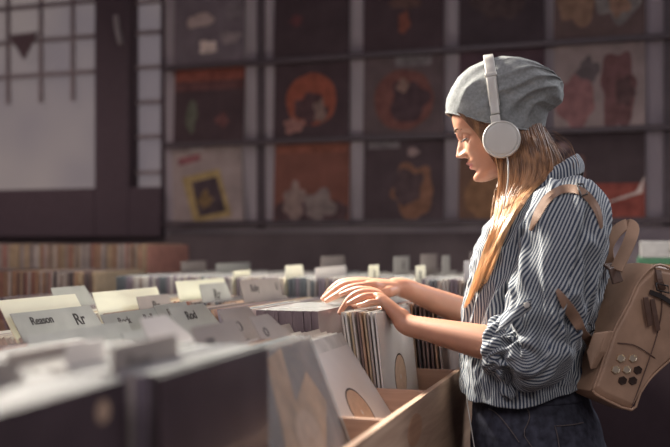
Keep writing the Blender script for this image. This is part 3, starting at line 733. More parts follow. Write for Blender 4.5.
def sleeve(sh, el, cuff, side, seed, rad):
    P = crom([sh + V((-.010, -side*.085, .012)), sh + V((-.003, -side*.022, .008)), sh.lerp(el, .35) + V((.004, -side*.006, 0)), sh.lerp(el, .72) + V((.010, 0, 0)), el + V((.010, 0, -.004)), el.lerp(cuff, .45) + V((0, 0, -.004)), cuff], 8)
    rr = [q.x for q in crom([V((r, 0, 0)) for r in rad], 8)]
    N = len(P); ups = []; up = V((0, -side, .2))
    for i in range(N):
        t = (P[min(i+1, N-1)] - P[max(i-1, 0)]).normalized(); up = (up - t*up.dot(t)).normalized(); ups.append((t, up.copy()))
    def ring(t, n):
        x = t*(N-1); i = min(int(x), N-2); f = x - i; c = P[i].lerp(P[i+1], f); tg = ups[i][0].lerp(ups[i+1][0], f).normalized()
        u = ups[i][1].lerp(ups[i+1][1], f); u = (u - tg*u.dot(tg)).normalized(); s_ = tg.cross(u); r = rr[i]*(1-f) + rr[i+1]*f
        out = []
        el_t = g(t - .66, .22)
        for k in range(n):
            th = 2*PI*k/n
            am = .013 * min(1, t*4 + .1) * min(1, (1-t)*8 + .5)
            d = fold(th*1.2 + 3*t, t, seed, 1.6, 6, am*1.1)
            d += el_t * .0045 * math.sin(t*70 + 2.5*math.sin(th + 1) + 4*noise.noise(V((th, t*5, seed))))
            out.append(c + u*(r + d)*math.cos(th) + s_*(r + d)*math.sin(th))
        return out
    return ring, P
ringL, PL = sleeve(SHL, ELL, ELL.lerp(WRL, .25), -1, 4.4, [.060, .079, .081, .075, .063, .054, .048])
sl = cloth_loft('sleeve', ringL, 130, 150, .47, .55, M['shirt'], shirt, shear=-.27)
ringR, PR = sleeve(SHR, ELR, ELR.lerp(WRR, .30), 1, 7.7, [.060, .076, .076, .070, .064, .058, .050])
sr = cloth_loft('sleeve', ringR, 90, 110, .47, .55, M['shirt'], shirt)
# rolled cuffs: a bunched roll round each forearm
def cuff(c, ax, r, seed):
    ax = ax.normalized(); u = V((0, 0, 1)); u = (u - ax*u.dot(ax)).normalized(); s_ = ax.cross(u)
    def ring(t, n):
        # t goes round the roll's section, n round the arm
        out = []
        for k in range(n):
            th = 2*PI*k/n; w_ = .5 + .5*noise.noise(V((th*1.3, t*3, seed)))
            ph = 2*PI*t
            rr_ = r + (.009 + .008*w_) * math.cos(ph) + .004*math.sin(th*9 + seed + 3*math.sin(ph)) ; ll = (.016 + .010*w_) * math.sin(ph) + .005*math.sin(th*2 + seed)
            out.append(c + ax*ll + (u*math.cos(th) + s_*math.sin(th))*rr_)
        return out
    return ring
dL = (WRL - ELL).normalized(); dR = (WRR - ELR).normalized()
cloth_loft('cuff', cuff(ELL.lerp(WRL, .235), dL, .0475, 2.0), 26, 110, .33, .09, M['shirt'], shirt)
cloth_loft('cuff', cuff(ELR.lerp(WRR, .285), dR, .0475, 5.0), 26, 90, .33, .09, M['shirt'], shirt)
# hanging tail of the rolled cuff
def tail_ring(t, n):
    c = ELL.lerp(WRL, .22) + V((.006 + .012*t, -.022 + .01*t, -.045 - .060*t)); r = .016*(1 - t*.55) + .004*math.sin(t*9)
    return [c + V((r*1.1*math.cos(2*PI*k/n) + .003*math.sin(6*PI*k/n), r*.55*math.sin(2*PI*k/n), .004*math.sin(4*PI*k/n))) for k in range(n)]
cloth_loft('cuff_tail', tail_ring, 24, 40, .10, .09, M['shirt'], shirt)
# button tab on the sleeve
q0 = at(499, 327, 1.862); q1 = at(528, 305, 1.853)
def strip(name, pts, w_, wd, m, parent, uvs=.03):
    vs = []; n = len(pts); fs = []
    for i, p in enumerate(pts):
        tg = (pts[min(i+1, n-1)] - pts[max(i-1, 0)]).normalized(); d = V(wd); d = (d - tg*d.dot(tg)).normalized()
        vs += [p - d*w_/2, p, p + d*w_/2]
    for i in range(n-1): fs += [(3*i, 3*i+3, 3*i+4, 3*i+1), (3*i+1, 3*i+4, 3*i+5, 3*i+2)]
    me = bpy.data.meshes.new(name); me.from_pydata([tuple(v) for v in vs], [], fs); me.update(); uvl = me.uv_layers.new(name='UVMap')
    for p in me.polygons:
        for li, vi in zip(p.loop_indices, p.vertices): uvl.data[li].uv = ((vi % 3)*w_/2, vi//3*uvs)
    o = link(name, me, m, parent, True); sd = o.modifiers.new('s', 'SOLIDIFY'); sd.thickness = .0022; return o
strip('sleeve_tab', crom([q0 + V((0, .012, -.004)), q0, q0.lerp(q1, .5) + V((0, -.004, 0)), q1, q1 + V((.006, .002, .004))], 4), .020, (.5, 0, .8), M['shirt'], shirt)
mb = MB(); c = q1 + V((-.002, -.0045, 0)); mb.loft([[c + V((r*math.cos(2*PI*k/18), dy, r*math.sin(2*PI*k/18))) for k in range(18)] for r, dy in ((.0058, .003), (.006, .0), (.0052, -.0012), (.003, -.0005))]); mb.build('button', M['white_plastic'], shirt, True)
# collar: stands up at the nape and folds outwards
def collar_ring(t, n):
    # t: 0 inside base .. .45 crest .. 1 outer hem
    out = []
    for k in range(n):
        th = 2*PI*k/n; ct, st = math.cos(th), math.sin(th); back = .5 + .5*ct
        base = V((-.197, 2.14, 1.393 + .040*ct))
        hgt = .028 + .016*back**1.2
        if t < .45:
            q = t/.45; rx, ry, z = .063 + .008*q + .004*back*q, .066 + .006*q, hgt*q
        else:
            q = (t - .45)/.55; rx, ry = .071 + .004*back + (.018 - .007*back)*math.sin(q*PI*.62), .072 + .019*math.sin(q*PI*.6); z = hgt*(1 - q*(1.25 - .35*back)) + .007*math.sin(q*PI)
        wv = .0035*noise.noise(V((ct*2.5, st*2.5, t*3)))
        z += (.010*noise.noise(V((ct*1.7 + 4, st*1.7, 1))) )*min(1, t*3)
        tip = g((th - R(323)), .30) + .6*g((th - R(37)), .30)
        z += .012*tip*min(1, t*2.2)*(1 - .3*t); wv += .011*tip*max(0, (t - .3)/.7)
        out.append(base + V(((rx + wv)*ct, (ry + wv)*st, z)))
    return out
cloth_loft('collar', collar_ring, 34, 150, .52, .10, M['shirt'], shirt)

# ------------------------------------------------------------------ jeans and shoes
jm = MB()
JT = [(.70, -.208, .125, .17), (.76, -.206, .150, .188), (.82, -.208, .150, .192), (.88, -.215, .142, .186), (.93, -.224, .130, .170), (.975, -.228, .122, .150)]
jm.loft([ell(lerp_tab(JT, z)[0], 2.14, z, lerp_tab(JT, z)[1], lerp_tab(JT, z)[2], 64, .92) for z in [.70 + .275*i/20 for i in range(21)]])
for y in (2.055, 2.225):
    jm.tube(crom([V((-.208, y, .80)), V((-.215, y, .62)), V((-.222, y, .47)), V((-.205, y, .28)), V((-.195, y, .085))], 5), [.088 - .046*min(1, i/18) for i in range(21)], 30, round_=False)
jme = remesh(jm, .007, 8, .5)
for v in jme.vertices:
    c = v.co; v.co = c + V((c.x + .21, c.y - 2.14, 0)).normalized() * (.003*noise.noise(c*22) + .0035*math.sin(c.z*85 + 3*noise.noise(c*9)) * noise.noise(V((c.x*4, c.y*4, c.z*7))))
jo = link('jeans', jme, M['denim'], person, True); local(jo, person)
mb = MB(); mb.loft([ell(lerp_tab(JT, z)[0], 2.14, z, lerp_tab(JT, z)[1] + d, lerp_tab(JT, z)[2] + d, 72, .92) for z, d in ((.945, .003), (.950, .0045), (.980, .0045), (.984, .001))]); mb.build('waistband', M['denim'], jo, True)
def jsurf(th, z, off=.003):
    cx, a, b = lerp_tab(JT, z); e = .92; ct, st = math.cos(th), math.sin(th)
    return V((cx + (a + off)*math.copysign(abs(ct)**e, ct), 2.14 + (b + off)*math.copysign(abs(st)**e, st), z))
mb = MB(); mb.tube([jsurf(R(-88 + 3*math.sin(i)), .945 - .012*i) for i in range(12)], .0012, 6)
mb.tube([jsurf(R(-60 + 2.2*i), .905 - .0028*i*0) for i in range(-2, 12)], .0012, 6); mb.tube([jsurf(R(-66), .905 - .012*i, .003) for i in range(9)], .0012, 6)
mb.tube([jsurf(R(-122 + 3*i), .93 - .006*i*i*.12) for i in range(10)], .0012, 6); mb.build('seam', M['stitch'], jo, True)
for y in (2.055, 2.225):
    mb = MB(); rings = []
    for x, w_, h_ in ((-.125, .02, .03), (-.14, .036, .06), (-.19, .040, .085), (-.24, .041, .075), (-.30, .046, .055), (-.345, .040, .045), (-.372, .022, .03)):
        rings.append([V((x, y + w_*math.copysign(abs(math.cos(2*PI*k/24))**.7, math.cos(2*PI*k/24)), .001 + h_/2 + h_/2*math.copysign(abs(math.sin(2*PI*k/24))**.7, math.sin(2*PI*k/24)))) for k in range(24)])
    mb.loft(rings); pc(mb, 'shoe', M['shoe'])

# ------------------------------------------------------------------ beanie
def pl(px, py): return onp(px, py, HO, HL)
BR_ = [((446, 113), (542, 134), .079), ((445.8, 107), (545, 128), .0825), ((447, 99), (546.5, 119), .086), ((450.5, 89), (548.5, 112), .089), ((458, 78), (556, 107), .090), ((470, 68), (562, 102), .089),
       ((485, 60.5), (564.5, 95), .084), ((501, 57), (563.5, 89), .076), ((517, 58.5), (563, 86), .066), ((533, 62.5), (562.5, 84), .052), ((546, 68.5), (562, 86), .036), ((556, 76), (561.5, 87), .018)]
def beanie_ring(t, n):
    x = t*(len(BR_)-1); i = min(int(x), len(BR_)-2); f = x - i
    pA = [pl(*b[0]) for b in BR_[i:i+2]]; pB = [pl(*b[1]) for b in BR_[i:i+2]]
    a = pA[0].lerp(pA[1], f); b = pB[0].lerp(pB[1], f); w_ = BR_[i][2]*(1-f) + BR_[i+1][2]*f
    c = (a + b)/2; ax = (b - a)/2; L = ax.length; ax = ax.normalized(); nn = ax.cross(HL).normalized()
    if nn.z < 0: nn = -nn
    out = []
    for k in range(n):
        th = 2*PI*k/n; ct, st = math.cos(th), math.sin(th)
        back = max(0, .5 + .5*ct)
        sdw = abs(st)**1.2 * (1 - t*.4); q_ = math.sin(ct*7 - t*9 + 2.0*noise.noise(V((ct*2, st*2, t*3)))); d = .0085 * sdw * min(1, t*3.0 + .1) * (.35 + .65*back) * (1 - 2*abs(q_)**.7)
        d += .0032 * noise.noise(V((ct*3, st*3, t*6))) * min(1, t*4)
        d += .003 * sdw * math.sin(t*24 + ct*3) * back
        sag = -.010 * abs(st)**2 * (1 - t)**3 
        out.append(c + ax*(L + d)*ct + HL*(w_ + d)*st + nn*(sag))
    return out
vs = [beanie_ring(i/89, 144) for i in range(90)]
mb = MB(); mb.loft(vs, cap=False); mb.add([], []);
k0 = len(mb.v) - 144; cen = sum((mb.v[k0 + k] for k in range(144)), V()) / 144 + (mb.v[k0] - mb.v[k0 - 144])*1.0
mb.v.append(cen); ci = len(mb.v) - 1
for k in range(144): mb.f.append((k0 + k, k0 + (k+1) % 144, ci)); mb.m.append(0)
be = pc(mb, 'beanie', M['knit']); sd = be.modifiers.new('s', 'SOLIDIFY'); sd.thickness = .0025; sd.offset = -1
# hem seam of the beanie
mb = MB(); mb.tube([p + (p - HO).normalized()*0 for p in beanie_ring(.0, 96)] + [beanie_ring(0, 96)[0]], .0022, 8, round_=False); mb.build('hem', M['knit'], be, True)
mb = MB(); mb.tube([p for p in beanie_ring(.985, 60)][:] , .0015, 6, round_=False); mb.build('end_seam', M['knit'], be, True)

# ------------------------------------------------------------------ hair
def hair_mat():
    m, n, l, b = nt_mat('blonde_hair'); b.inputs['Roughness'].default_value = .38; b.inputs['Specular IOR Level'].default_value = .45
    tc = n.new('ShaderNodeTexCoord'); sx = n.new('ShaderNodeSeparateXYZ'); l.new(tc.outputs['Object'], sx.inputs[0])
    mr = n.new('ShaderNodeMapRange'); mr.inputs[1].default_value = 1.50; mr.inputs[2].default_value = 1.22; l.new(sx.outputs['Z'], mr.inputs[0])
    nz = n.new('ShaderNodeTexNoise'); nz.inputs['Scale'].default_value = 90; nz.inputs['Detail'].default_value = 2
    mp = n.new('ShaderNodeMapping'); mp.inputs['Scale'].default_value = (1, 1, .06); l.new(tc.outputs['Object'], mp.inputs[0]); l.new(mp.outputs[0], nz.inputs['Vector'])
    ad = n.new('ShaderNodeMath'); ad.operation = 'MULTIPLY_ADD'; ad.inputs[1].default_value = 1.1; ad.inputs[2].default_value = -.5; l.new(nz.outputs['Fac'], ad.inputs[0])
    a2 = n.new('ShaderNodeMath'); a2.operation = 'ADD'; l.new(mr.outputs[0], a2.inputs[0]); l.new(ad.outputs[0], a2.inputs[1])
    cr = n.new('ShaderNodeValToRGB'); e = cr.color_ramp.elements; e[0].position = 0; e[0].color = (.13, .062, .032, 1); e[1].position = 1; e[1].color = (.80, .48, .24, 1)
    k = e.new(.45); k.color = (.44, .23, .11, 1)
    l.new(a2.outputs[0], cr.inputs['Fac']); l.new(cr.outputs['Color'], b.inputs['Base Color']); return m
M['hair'] = hair_mat()
M['hairroot'] = mat('hair_root', (.17, .085, .045), .45, .35, 60)
# scalp layer behind the face, under the beanie and down to the nape
mb = MB(); n = 96; us = [-.075 + .112*i/40 for i in range(41)]; vs = []
for u in us:
    for j in range(n):
        ph = R(98) + (2*PI - R(196))*j/(n-1); gq = .007 + .001*math.sin(j*1.3) + (.012 if u < -.02 else 0)*abs(math.cos(ph)); q = head_pt(max(u, -.055), ph, gq); vs.append(hd(q[0] - (.02*max(0, -.02-u)/.05 if math.cos(ph) < 0 else 0), q[1], u))
fs = [(i*n + j, i*n + j + 1, (i+1)*n + j + 1, (i+1)*n + j) for i in range(40) for j in range(n-1)]
me = bpy.data.meshes.new('hair_cap'); me.from_pydata([tuple(v) for v in vs], [], fs); me.update()
hc = link('hair', me, M['hairroot'], person, True); local(hc, person)
# flowing strands: control rows, each row goes from the front edge to the back edge of the hair
ROWS = [  # (front px, py, Y), (back px, py, Y)
 ((486, 122, 2.068), (537, 121, 2.110)),
 ((494, 150, 2.060), (549, 148, 2.090)),
 ((499, 176, 2.058), (551, 172, 2.060)),
 ((497, 202, 2.055), (533, 190, 2.035)),
 ((492, 228, 2.045), (520, 208, 2.005)),
 ((483, 254, 2.030), (506, 232, 1.985)),
 ((474, 280, 2.015), (497, 256, 1.975)),
 ((464, 309, 2.005), (486, 284, 1.975))]
from mathutils.bvhtree import BVHTree
def bvh_of(objs):
    dg = bpy.context.evaluated_depsgraph_get(); dg.update(); vs = []; fs = []
    for o in objs:
        e = o.evaluated_get(dg); m_ = e.to_mesh(); k = len(vs); vs += [o.matrix_world @ v.co for v in m_.vertices]; fs += [tuple(i + k for i in p.vertices) for p in m_.polygons]; e.to_mesh_clear()
    return BVHTree.FromPolygons(vs, fs)
cloth = bvh_of([o for o in COL.objects if o.type == 'MESH' and o.name.split('.')[0] in ('shirt', 'sleeve', 'collar', 'cuff')])
def over(p, gap):
    """lay a point on the cloth: just outside the cloth's surface on the viewer's side if it would be inside"""
    o0 = V((0, 0, CAMZ)); d = (p - o0); L = d.length; d.normalize(); hit = cloth.ray_cast(o0, d)
    if hit[0] is not None and hit[3] - gap < L: return o0 + d*(hit[3] - gap)
    return p
hat0 = bvh_of([be])
def under_hat(p, gap=.006):
    o0 = V((0, 0, CAMZ)); d = (p - o0); L = d.length; d.normalize(); hit = hat0.ray_cast(o0, d)
    return o0 + d*(hit[3] + gap) if hit[0] is not None and hit[3] + gap > L else p
rowp = [(at(*a), at(*b)) for a, b in ROWS]
def strand_curve(nm, specs, bev, parent, m):
    cu = bpy.data.curves.new(nm, 'CURVE'); cu.dimensions = '3D'; cu.bevel_depth = bev; cu.bevel_resolution = 1; cu.resolution_u = 1
    for pts, rads in specs:
        sp = cu.splines.new('POLY'); sp.points.add(len(pts) - 1)
        for q, (p, r) in enumerate(zip(pts, rads)): sp.points[q].co = (*p, 1); sp.points[q].radius = r
    o = bpy.data.objects.new('t', cu); COL.objects.link(o); me = applied(o); bpy.data.objects.remove(o); me.materials.clear(); me.materials.append(m)
    return link(nm, me, m, parent, True)
rr = random.Random(11); specs = []
for k in range(900):
    a = rr.random(); lock = math.floor(a*11)/11 + .045; depth = rr.uniform(-.001, .011)
    ln = rr.uniform(.72, 1.0) if rr.random() < .6 else rr.uniform(.5, .85)
    if a < .35: ln = max(ln, rr.uniform(.85, 1.02))
    cp = []; ph = rr.uniform(0, 6); wv = rr.uniform(.001, .0035)
    for i, (f, b) in enumerate(rowp):
        t = i/(len(rowp)-1); aa = a + (lock - a)*min(1, t*1.1)*.55 + rr.uniform(-.012, .012)
        p = f.lerp(b, aa); bulge = math.sin(PI*min(1, max(0, aa)))*.010
        p = p + V((0, -bulge + depth, 0)) + V((wv*math.sin(ph + t*7), 0, 0))
        if i == 0: p = p + V((0, .012, .012))
        if i == 0: p = under_hat(p, .012)
        if i > 2: p = over(p, .004 + rr.random()*.010)
        cp.append(p)
    cr_ = crom(cp, 5); N = max(8, int(len(cr_)*ln)); cr_ = cr_[:N]
    specs.append((cr_, [min(1, .5 + i*.2) * (1 if i < N*.7 else max(.12, 1 - (i - N*.7)/(N*.3)*.9)) for i in range(N)]))
h1 = strand_curve('hair', specs, .0013, person, M['hair']); local(h1, person)
# strands framing the temple, and a few loose ones at the nape
specs = []
hgrid = []
for i in range(90):
    for j in range(80):
        q = head_pt(-.09 + .17*i/89, PI*j/79); p = hd(*q); v_ = p - V((0, 0, CAMZ)); d_ = v_.dot(FW); hgrid.append((335 + FPX*v_.dot(RT)/d_, HORY - FPX*v_.z/d_, p))
def hsurf(px, py, off):
    best = min(hgrid, key=lambda q: (q[0]-px)**2 + (q[1]-py)**2 ); return best[2] + HL*off
for k in range(130):
    t0 = rr.random(); o1 = rr.uniform(.003, .006)
    cp = [hsurf(458 + 26*t0, 113 + 11*t0, o1), hsurf(468 + 19*t0, 124 + 7*t0, o1), hsurf(478 + 12*t0, 135 + 3*t0, o1), hsurf(487 + 8*t0, 150, o1), hsurf(495 + 8*t0, 166, o1 + .004)]
    cp = crom(cp, 5); cp = cp[:int(len(cp)*rr.uniform(.7, 1))]; specs.append((cp, [1]*(len(cp)-2) + [.5, .2]))
for k in range(60):   # far side lock in front of the neck
    t0 = rr.random(); cp = crom([hd(.01 + .02*t0, -.074, .02), hd(.005 + .02*t0, -.072, -.05), at(494 + 12*t0, 195, 2.17), at(491 + 12*t0, 225, 2.15), at(482 + 10*t0, 258, 2.13), at(476 + 8*t0, 285, 2.12)], 5)
    cp = [p + V((rr.uniform(-.003, .003), rr.uniform(-.006, .006), 0)) for p in cp]; cp = [cp[i].lerp(cp[min(i+1, len(cp)-1)], .5) for i in range(len(cp))]; specs.append((cp, [1]*(len(cp)-3) + [.7, .4, .2]))
for k in range(260):  # nape
    t0 = rr.random(); x = 536 + 20*t0
    cp = crom([at(x - 14 - 4*t0, 118, 2.09 + .05*t0), at(x - 7 - 2*t0, 131, 2.08 + .05*t0), at(x, 146, 2.08 + .05*t0), at(x + 5 + 2*t0, 160, 2.085 + .04*t0), at(x + 6 + 5*t0, 172 + rr.uniform(-3, 3), 2.09 + .03*t0)], 5); cp = [under_hat(q, .010) for q in cp]
    yo = rr.uniform(-.004, .004); specs.append(([p + V((0, yo, 0)) for p in cp], [1]*(len(cp)-2) + [.5, .2]))
for k in range(9):   # fly-aways
    b0 = at(548 + rr.uniform(-6, 8), 130 + rr.uniform(0, 14), 2.09); e0 = b0 + V((.03 + rr.uniform(0, .03), rr.uniform(-.02, .02), -.05 - rr.uniform(0, .03)))
    specs.append((crom([b0, b0.lerp(e0, .5) + V((.012, 0, .006)), e0], 6), [.3]*13))
h2 = strand_curve('hair', specs, .0011, person, M['hair']); local(h2, person)

# ------------------------------------------------------------------ headphones
cc = onp(501.5, 139.7, HO + HL*.095, HL); mid = cc - HL*.095
hp = empty('headphones', mid, 'white headphones worn over the grey beanie, round cup over the ear', 'headphones')
hp['label'] = 'white headphones worn over the grey beanie, round cup over the ear'
def loc(mb, nm, m, sm=True, **k): return local(mb.build(nm, m, hp, sm, **k), hp)
cu_ = HL
for s in (1, -1):
    ax = (HL*s + V((0, 0, .03)) ).normalized(); e1 = ax.cross(V((0, 0, 1))).normalized(); e2 = ax.cross(e1)
    c0 = mid + HL*s*.078
    def lathe(prof, c=c0):
        return MB().loft([[c + ax*h_ + (e1*math.cos(2*PI*k/56) + e2*math.sin(2*PI*k/56))*r_ for k in range(56)] for h_, r_ in prof])
    loc(lathe([(-.004, .020), (-.004, .034), (.001, .0385), (.007, .0385), (.010, .036)]), 'cushion', M['cushion'])
    cup = loc(lathe([(.008, .034), (.0095, .0395), (.013, .0412), (.021, .0412), (.0245, .0402), (.026, .0385), (.0262, .0365), (.0252, .0362), (.0250, .0355), (.0262, .0350), (.0268, .030), (.0270, .001)]), 'ear_cup', M['white_plastic'])
    top = c0 + ax*.016 + V((-.012, 0, .034))
    yk = MB().band([top + V((.004, 0, -.012)), top + V((0, 0, .006)), top + V((-.002, 0, .020)) - HL*s*.001], .021, .012, V((1, 0, .1))); loc(yk, 'yoke', M['white_plastic'], False, bevel=.002)
def bandpt(a):   # a: 0 left .. pi right
    top_h = .1760; hw = .0985
    ce, se = math.cos(a), math.sin(a)
    return mid + HL*(hw*math.copysign(abs(ce)**.75, ce)) + V((-.026 - .002*0, 0, .0)) * (.35 + .65*se) + V((0, 0, 1))*(top_h*abs(se)**.80 )
hat_b = bvh_of([be])
_bp = bandpt
def bandpt(a):
    p = _bp(a); d = (p - mid).normalized(); o1 = p + d*.06; hit = hat_b.ray_cast(o1, -d, .12)
    if hit[0] is not None:
        need = (hit[0] - mid).length + .0075
        if need > (p - mid).length: p = mid + d*need
    return p
_raw = [bandpt(R(a)) for a in range(12, 169, 2)]
for _ in range(6): _raw = [_raw[0]] + [_raw[i].lerp((_raw[i-1] + _raw[i+1])/2, .5) if (_raw[i]-mid).length < ((_raw[i-1]+_raw[i+1])/2 - mid).length else _raw[i] for i in range(1, len(_raw)-1)] + [_raw[-1]]
def bandpt(a):
    x = min(len(_raw)-1.001, max(0, (math.degrees(a) - 12)/2)); i = int(x); return _raw[i].lerp(_raw[i+1], x - i)
pts = [bandpt(R(a)) for a in range(20, 161, 4)]
wd = [V((1, .14, -.12))]*len(pts)
loc(MB().band(pts, .0225, .0055, V((1, .14, .12))), 'headband', M['white_plastic'], True, bevel=.002)
for s in (1, -1):
    pts = [bandpt(R(a) if s == 1 else PI - R(a)) for a in range(14, 40, 3)]
    loc(MB().band([p + HL*s*.0015 for p in pts], .0190, .0065, V((1, .14, .12))), 'slider', M['white_plastic'], True, bevel=.0015)
    p = bandpt(R(39) if s == 1 else PI - R(39)); p2 = bandpt(R(42.5) if s == 1 else PI - R(42.5))
    loc(MB().band([p + HL*s*.001, p2 + HL*s*.001], .026, .009, V((1, .14, .12))), 'slider_joint', M['white_plastic'], True, bevel=.0015)
cb = crom([mid + HL*.092 + V((.012, 0, -.036)), at(508, 165, 2.025), at(508, 180, 2.02), at(504, 205, 2.015), at(498, 235, 2.0), at(488, 265, 1.985), at(478, 300, 1.985)], 6)
loc(MB().tube(cb[:22], .0017, 8), 'cable', M['white_plastic'])
loc(MB().tube(crom([at(469, 383, 2.02), at(467, 398, 2.01), at(470, 420, 2.0), at(474, 445, 2.0), at(478, 470, 2.0)], 5), .0014, 8), 'cable', M['white_plastic'])

# ------------------------------------------------------------------ backpack
P0 = at(592, 391, 1.985); BN = V((.66, -.75, 0)).normalized()
def bp(px, py, off=0): return onp(px, py, P0 + BN*off, BN)
pack_o = empty('backpack', P0 + V((.08, .05, -.05)), 'tan leather backpack with hexagon eyelets hanging from the shoulder', 'backpack')
def bl(mb, nm, m, sm=False, **k): return local(mb.build(nm, m, pack_o, sm, **k), pack_o)
outl = [(592, 391), (599, 372), (612, 333), (628, 303), (638, 281), (655, 264.5), (672, 268), (700, 285), (712, 305), (700, 330), (674, 357), (652, 377), (640, 394), (631, 411), (598, 397)]
front = [bp(*p) for p in outl]
back = [q - BN*.105 + V((.0, 0, 0)) for q in front]
cenf = sum(front, V())/len(front)
rings = []
for t, sc_ in ((0, .90), (.02, .965), (.07, 1.0), (.5, 1.02), (.92, 1.0), (.98, .96), (1, .9)):
    c = cenf - BN*.105*t; rings.append([c + (q - cenf)*sc_ for q in front])
rings[0] = [q + BN*.004 for q in rings[0]]
mbk = MB().loft(rings); bag = bl(mbk, 'bag_body', M['leather'], True)
bag.data.polygons.foreach_set('use_smooth', [True]*len(bag.data.polygons))
sb = bag.modifiers.new('b', 'BEVEL'); sb.width = .006; sb.segments = 3; sb.limit_method = 'ANGLE'; sb.angle_limit = R(25)
# piping seams along the front edge and the pocket
edge = crom([cenf + (q - cenf)*.985 + BN*.000 for q in front + [front[0]]], 3)
bl(MB().tube(edge, .0030, 8, round_=False), 'piping', M['leather'], True)
pk = crom([bp(618, 343, .006), bp(634, 345, .008), bp(648, 353, .008), bp(655, 358, .006)], 5)
bl(MB().tube(pk, .0012, 6), 'pocket_seam', M['leather2'], True)
bl(MB().tube(crom([bp(655, 268, .004), bp(662, 300, .007), bp(657, 335, .007), bp(640, 385, .005), bp(632, 405, .003)], 5), .0013, 6), 'pocket_seam', M['leather2'], True)
# hexagon eyelets
rt_ = BN.cross(V((0, 0, 1))).normalized(); rt_ = rt_ if rt_.x > 0 else -rt_
tilt_ = math.radians(-12)
for i, (px, py) in enumerate(((621, 358.5), (633, 358.5), (616, 369.8), (627, 369.8), (638, 370.2), (622.7, 380.6), (633, 380.8))):
    c = bp(px, py, .006); mb = MB()
    hexa = lambda r, d: [c + BN*d + rt_*(r*1.25*math.cos(R(60*k + 15))) + V((0, 0, 1))*(r*math.sin(R(60*k + 15))) for k in range(6)]
    mb.loft([hexa(.0092, -.004), hexa(.0092, .001), hexa(.0078, .0016), hexa(.0070, .0002)])
    bl(mb, 'eyelet', M['brass'] if i < 4 else M['dark_reflect'], False)
# zip and pulls
zp = crom([bp(650, 292, .010), bp(662, 297, .011), bp(676, 306, .011), bp(695, 318, .010)], 5)
bl(MB().band(zp, .010, .004, V((0, 0, 1))), 'zip', M['zip'])
for a, b in (((645.5, 297), (650, 326)), ((652, 299), (658, 331))):
    bl(MB().band([bp(a[0], a[1], .014), bp((a[0]+b[0])/2, (a[1]+b[1])/2, .016), bp(b[0], b[1], .014)], .013, .004, rt_), 'zip_pull', M['leather2'], bevel=.0015)
bl(MB().band(crom([bp(658, 270, .008), bp(660, 282, .016), bp(663, 290, .010)], 4), .014, .004, rt_), 'side_loop', M['leather2'])
bl(MB().tube([bp(656, 283, .016), bp(668, 286, .016), bp(669, 293, .016), bp(657, 290, .016), bp(656, 283, .016)], .0018, 8, round_=False), 'side_buckle', M['zip'], True)
# handle loop on top
hs = crom([bp(610, 268, -.06), bp(607, 248, -.055), bp(616, 232, -.045), bp(627, 224.5, -.035), bp(633, 229, -.022), bp(629, 243, -.012), bp(622, 258, -.004), bp(616, 270, .0)], 5)
bl(MB().band(hs, .026, .005, (BN + rt_*1.0).normalized()), 'handle', M['leather'], True, bevel=.0015)
bl(MB().band([bp(607, 264, -.02), bp(613, 268, -.005), bp(618, 283, .002)], .028, .006, rt_), 'handle_patch', M['leather2'], bevel=.002)
# gusset tab joining the lower strap
tri = [at(593, 333, 1.99), at(608, 331, 2.00), at(600, 352, 1.985), at(590, 370, 1.98), at(586, 352, 1.985)]
bl(MB().prism(tri, V((.012, .02, 0))), 'strap_tab', M['leather'], bevel=.003)
# straps
def on_cloth(px, py, gap=.004, Y=2.05):
    return over(at(px, py, Y + .6), gap) if over(at(px, py, Y + .6), gap) != at(px, py, Y + .6) else at(px, py, Y)
def ribbon(cl, w_, th, gap, tuck=1):
    """strap lying on the cloth: both edges rest on it"""
    rings = []
    cl = crom([V((a, b, 0)) for a, b in cl], 6)
    for i, p in enumerate(cl):
        t = (cl[min(i+1, len(cl)-1)] - cl[max(i-1, 0)]).normalized(); e_ = min(1, .25 + .75*min(i, (len(cl)-1-i) if tuck else 99)/8); nrm = V((-t.y, t.x, 0))*w_/2*e_; sink = .010*max(0, 1 - min(i, (len(cl)-1-i) if tuck else 99)/3.5)
        a = on_cloth(p.x - nrm.x, p.y - nrm.y, gap - sink); m_ = on_cloth(p.x, p.y, gap + .0008 - sink); b = on_cloth(p.x + nrm.x, p.y + nrm.y, gap - sink)
        dd = V((0, th, 0)); lo = min(a.y, m_.y, b.y)
        a.y = min(a.y, lo + .012); b.y = min(b.y, lo + .012); m_.y = min(m_.y, lo + .006)
        rings.append([a, m_, b, b + dd, m_ + dd, a + dd])
    for _ in range(5):
        rings = [rings[0]] + [[rings[i][k].lerp((rings[i-1][k] + rings[i+1][k])/2, .6) for k in range(6)] for i in range(1, len(rings)-1)] + [rings[-1]]
    return MB().loft(rings)
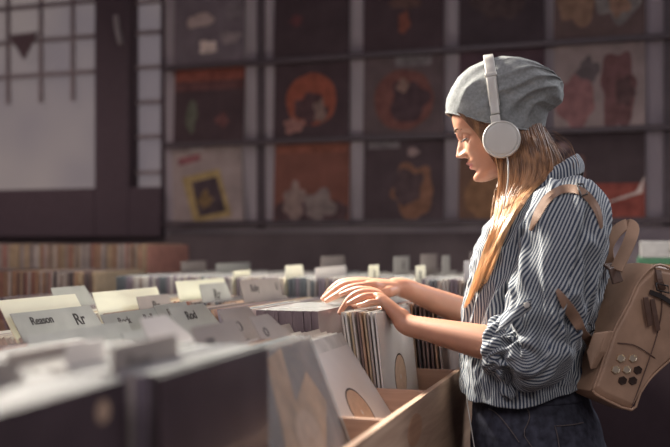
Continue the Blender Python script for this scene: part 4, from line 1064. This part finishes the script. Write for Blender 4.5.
bl(ribbon([(602, 232), (599, 214), (592, 201), (582, 191.5), (572, 188.5), (561, 189.5), (550, 196), (542, 206), (535, 219), (529, 234)], 8.2, .004, .0065), 'shoulder_strap', M['strap'], False)
bl(ribbon([(556, 288), (564, 301), (575, 318), (584, 331), (592, 343)], 11.5, .004, .008, 0), 'lower_strap', M['strap'], False)
bl(MB().tube([on_cloth(*q, .012) for q in ((577, 331), (589, 323), (594, 330), (582, 338), (577, 331))], .0022, 8, round_=False), 'strap_buckle', M['zip'], True)
bl(MB().tube([on_cloth(*q, .010) for q in ((577, 184), (583, 184), (587, 194), (581, 196), (577, 184))], .0020, 8, round_=False), 'strap_buckle', M['zip'], True)
# ------------------------------------------------------------------ light
w = bpy.data.worlds.new('world'); sc.world = w; w.use_nodes = True
bg = w.node_tree.nodes['Background']; bg.inputs[0].default_value = (.92, .80, .88, 1); bg.inputs[1].default_value = .175
def area(name, loc, target, size, power, col):
    l = bpy.data.lights.new(name, 'AREA'); l.energy = power; l.color = col; l.shape = 'DISK'; l.size = size
    o = bpy.data.objects.new(name, l); COL.objects.link(o); o.location = loc
    o.rotation_euler = (V(target) - V(loc)).to_track_quat('-Z', 'Y').to_euler(); return o
k = area('key_lamp', (-2.1, 2.75, 2.7), (-.45, 1.95, 1.2), .6, 74, (1, .91, .79)); k.data.spread = R(85)
k = area('fill_lamp', (-1.1, .1, 2.9), (-.3, 2.1, 1.1), 1.5, 4.5, (.95, .88, .95)); k.data.spread = R(90)
k = area('rim_lamp', (1.3, 3.2, 2.9), (-.2, 2.1, 1.3), .8, 9, (.95, .95, 1)); k.data.spread = R(90)
k = area('front_lamp', (1.3, -.5, 2.7), (-.2, 2.0, 1.1), 1.0, 2.6, (1, .93, .9)); k.data.spread = R(75)
k = area('rear_fill', (-2.7, 2.2, 2.9), (-2.6, 3.0, 1.2), .8, 6, (1, .86, .80)); k.data.spread = R(80)  # unseen light added to brighten the far-left records
sc.view_settings.view_transform = 'Standard'; sc.view_settings.look = 'None'
sc.view_settings.exposure = 0; sc.view_settings.gamma = 1; sc.view_settings.use_curve_mapping = False
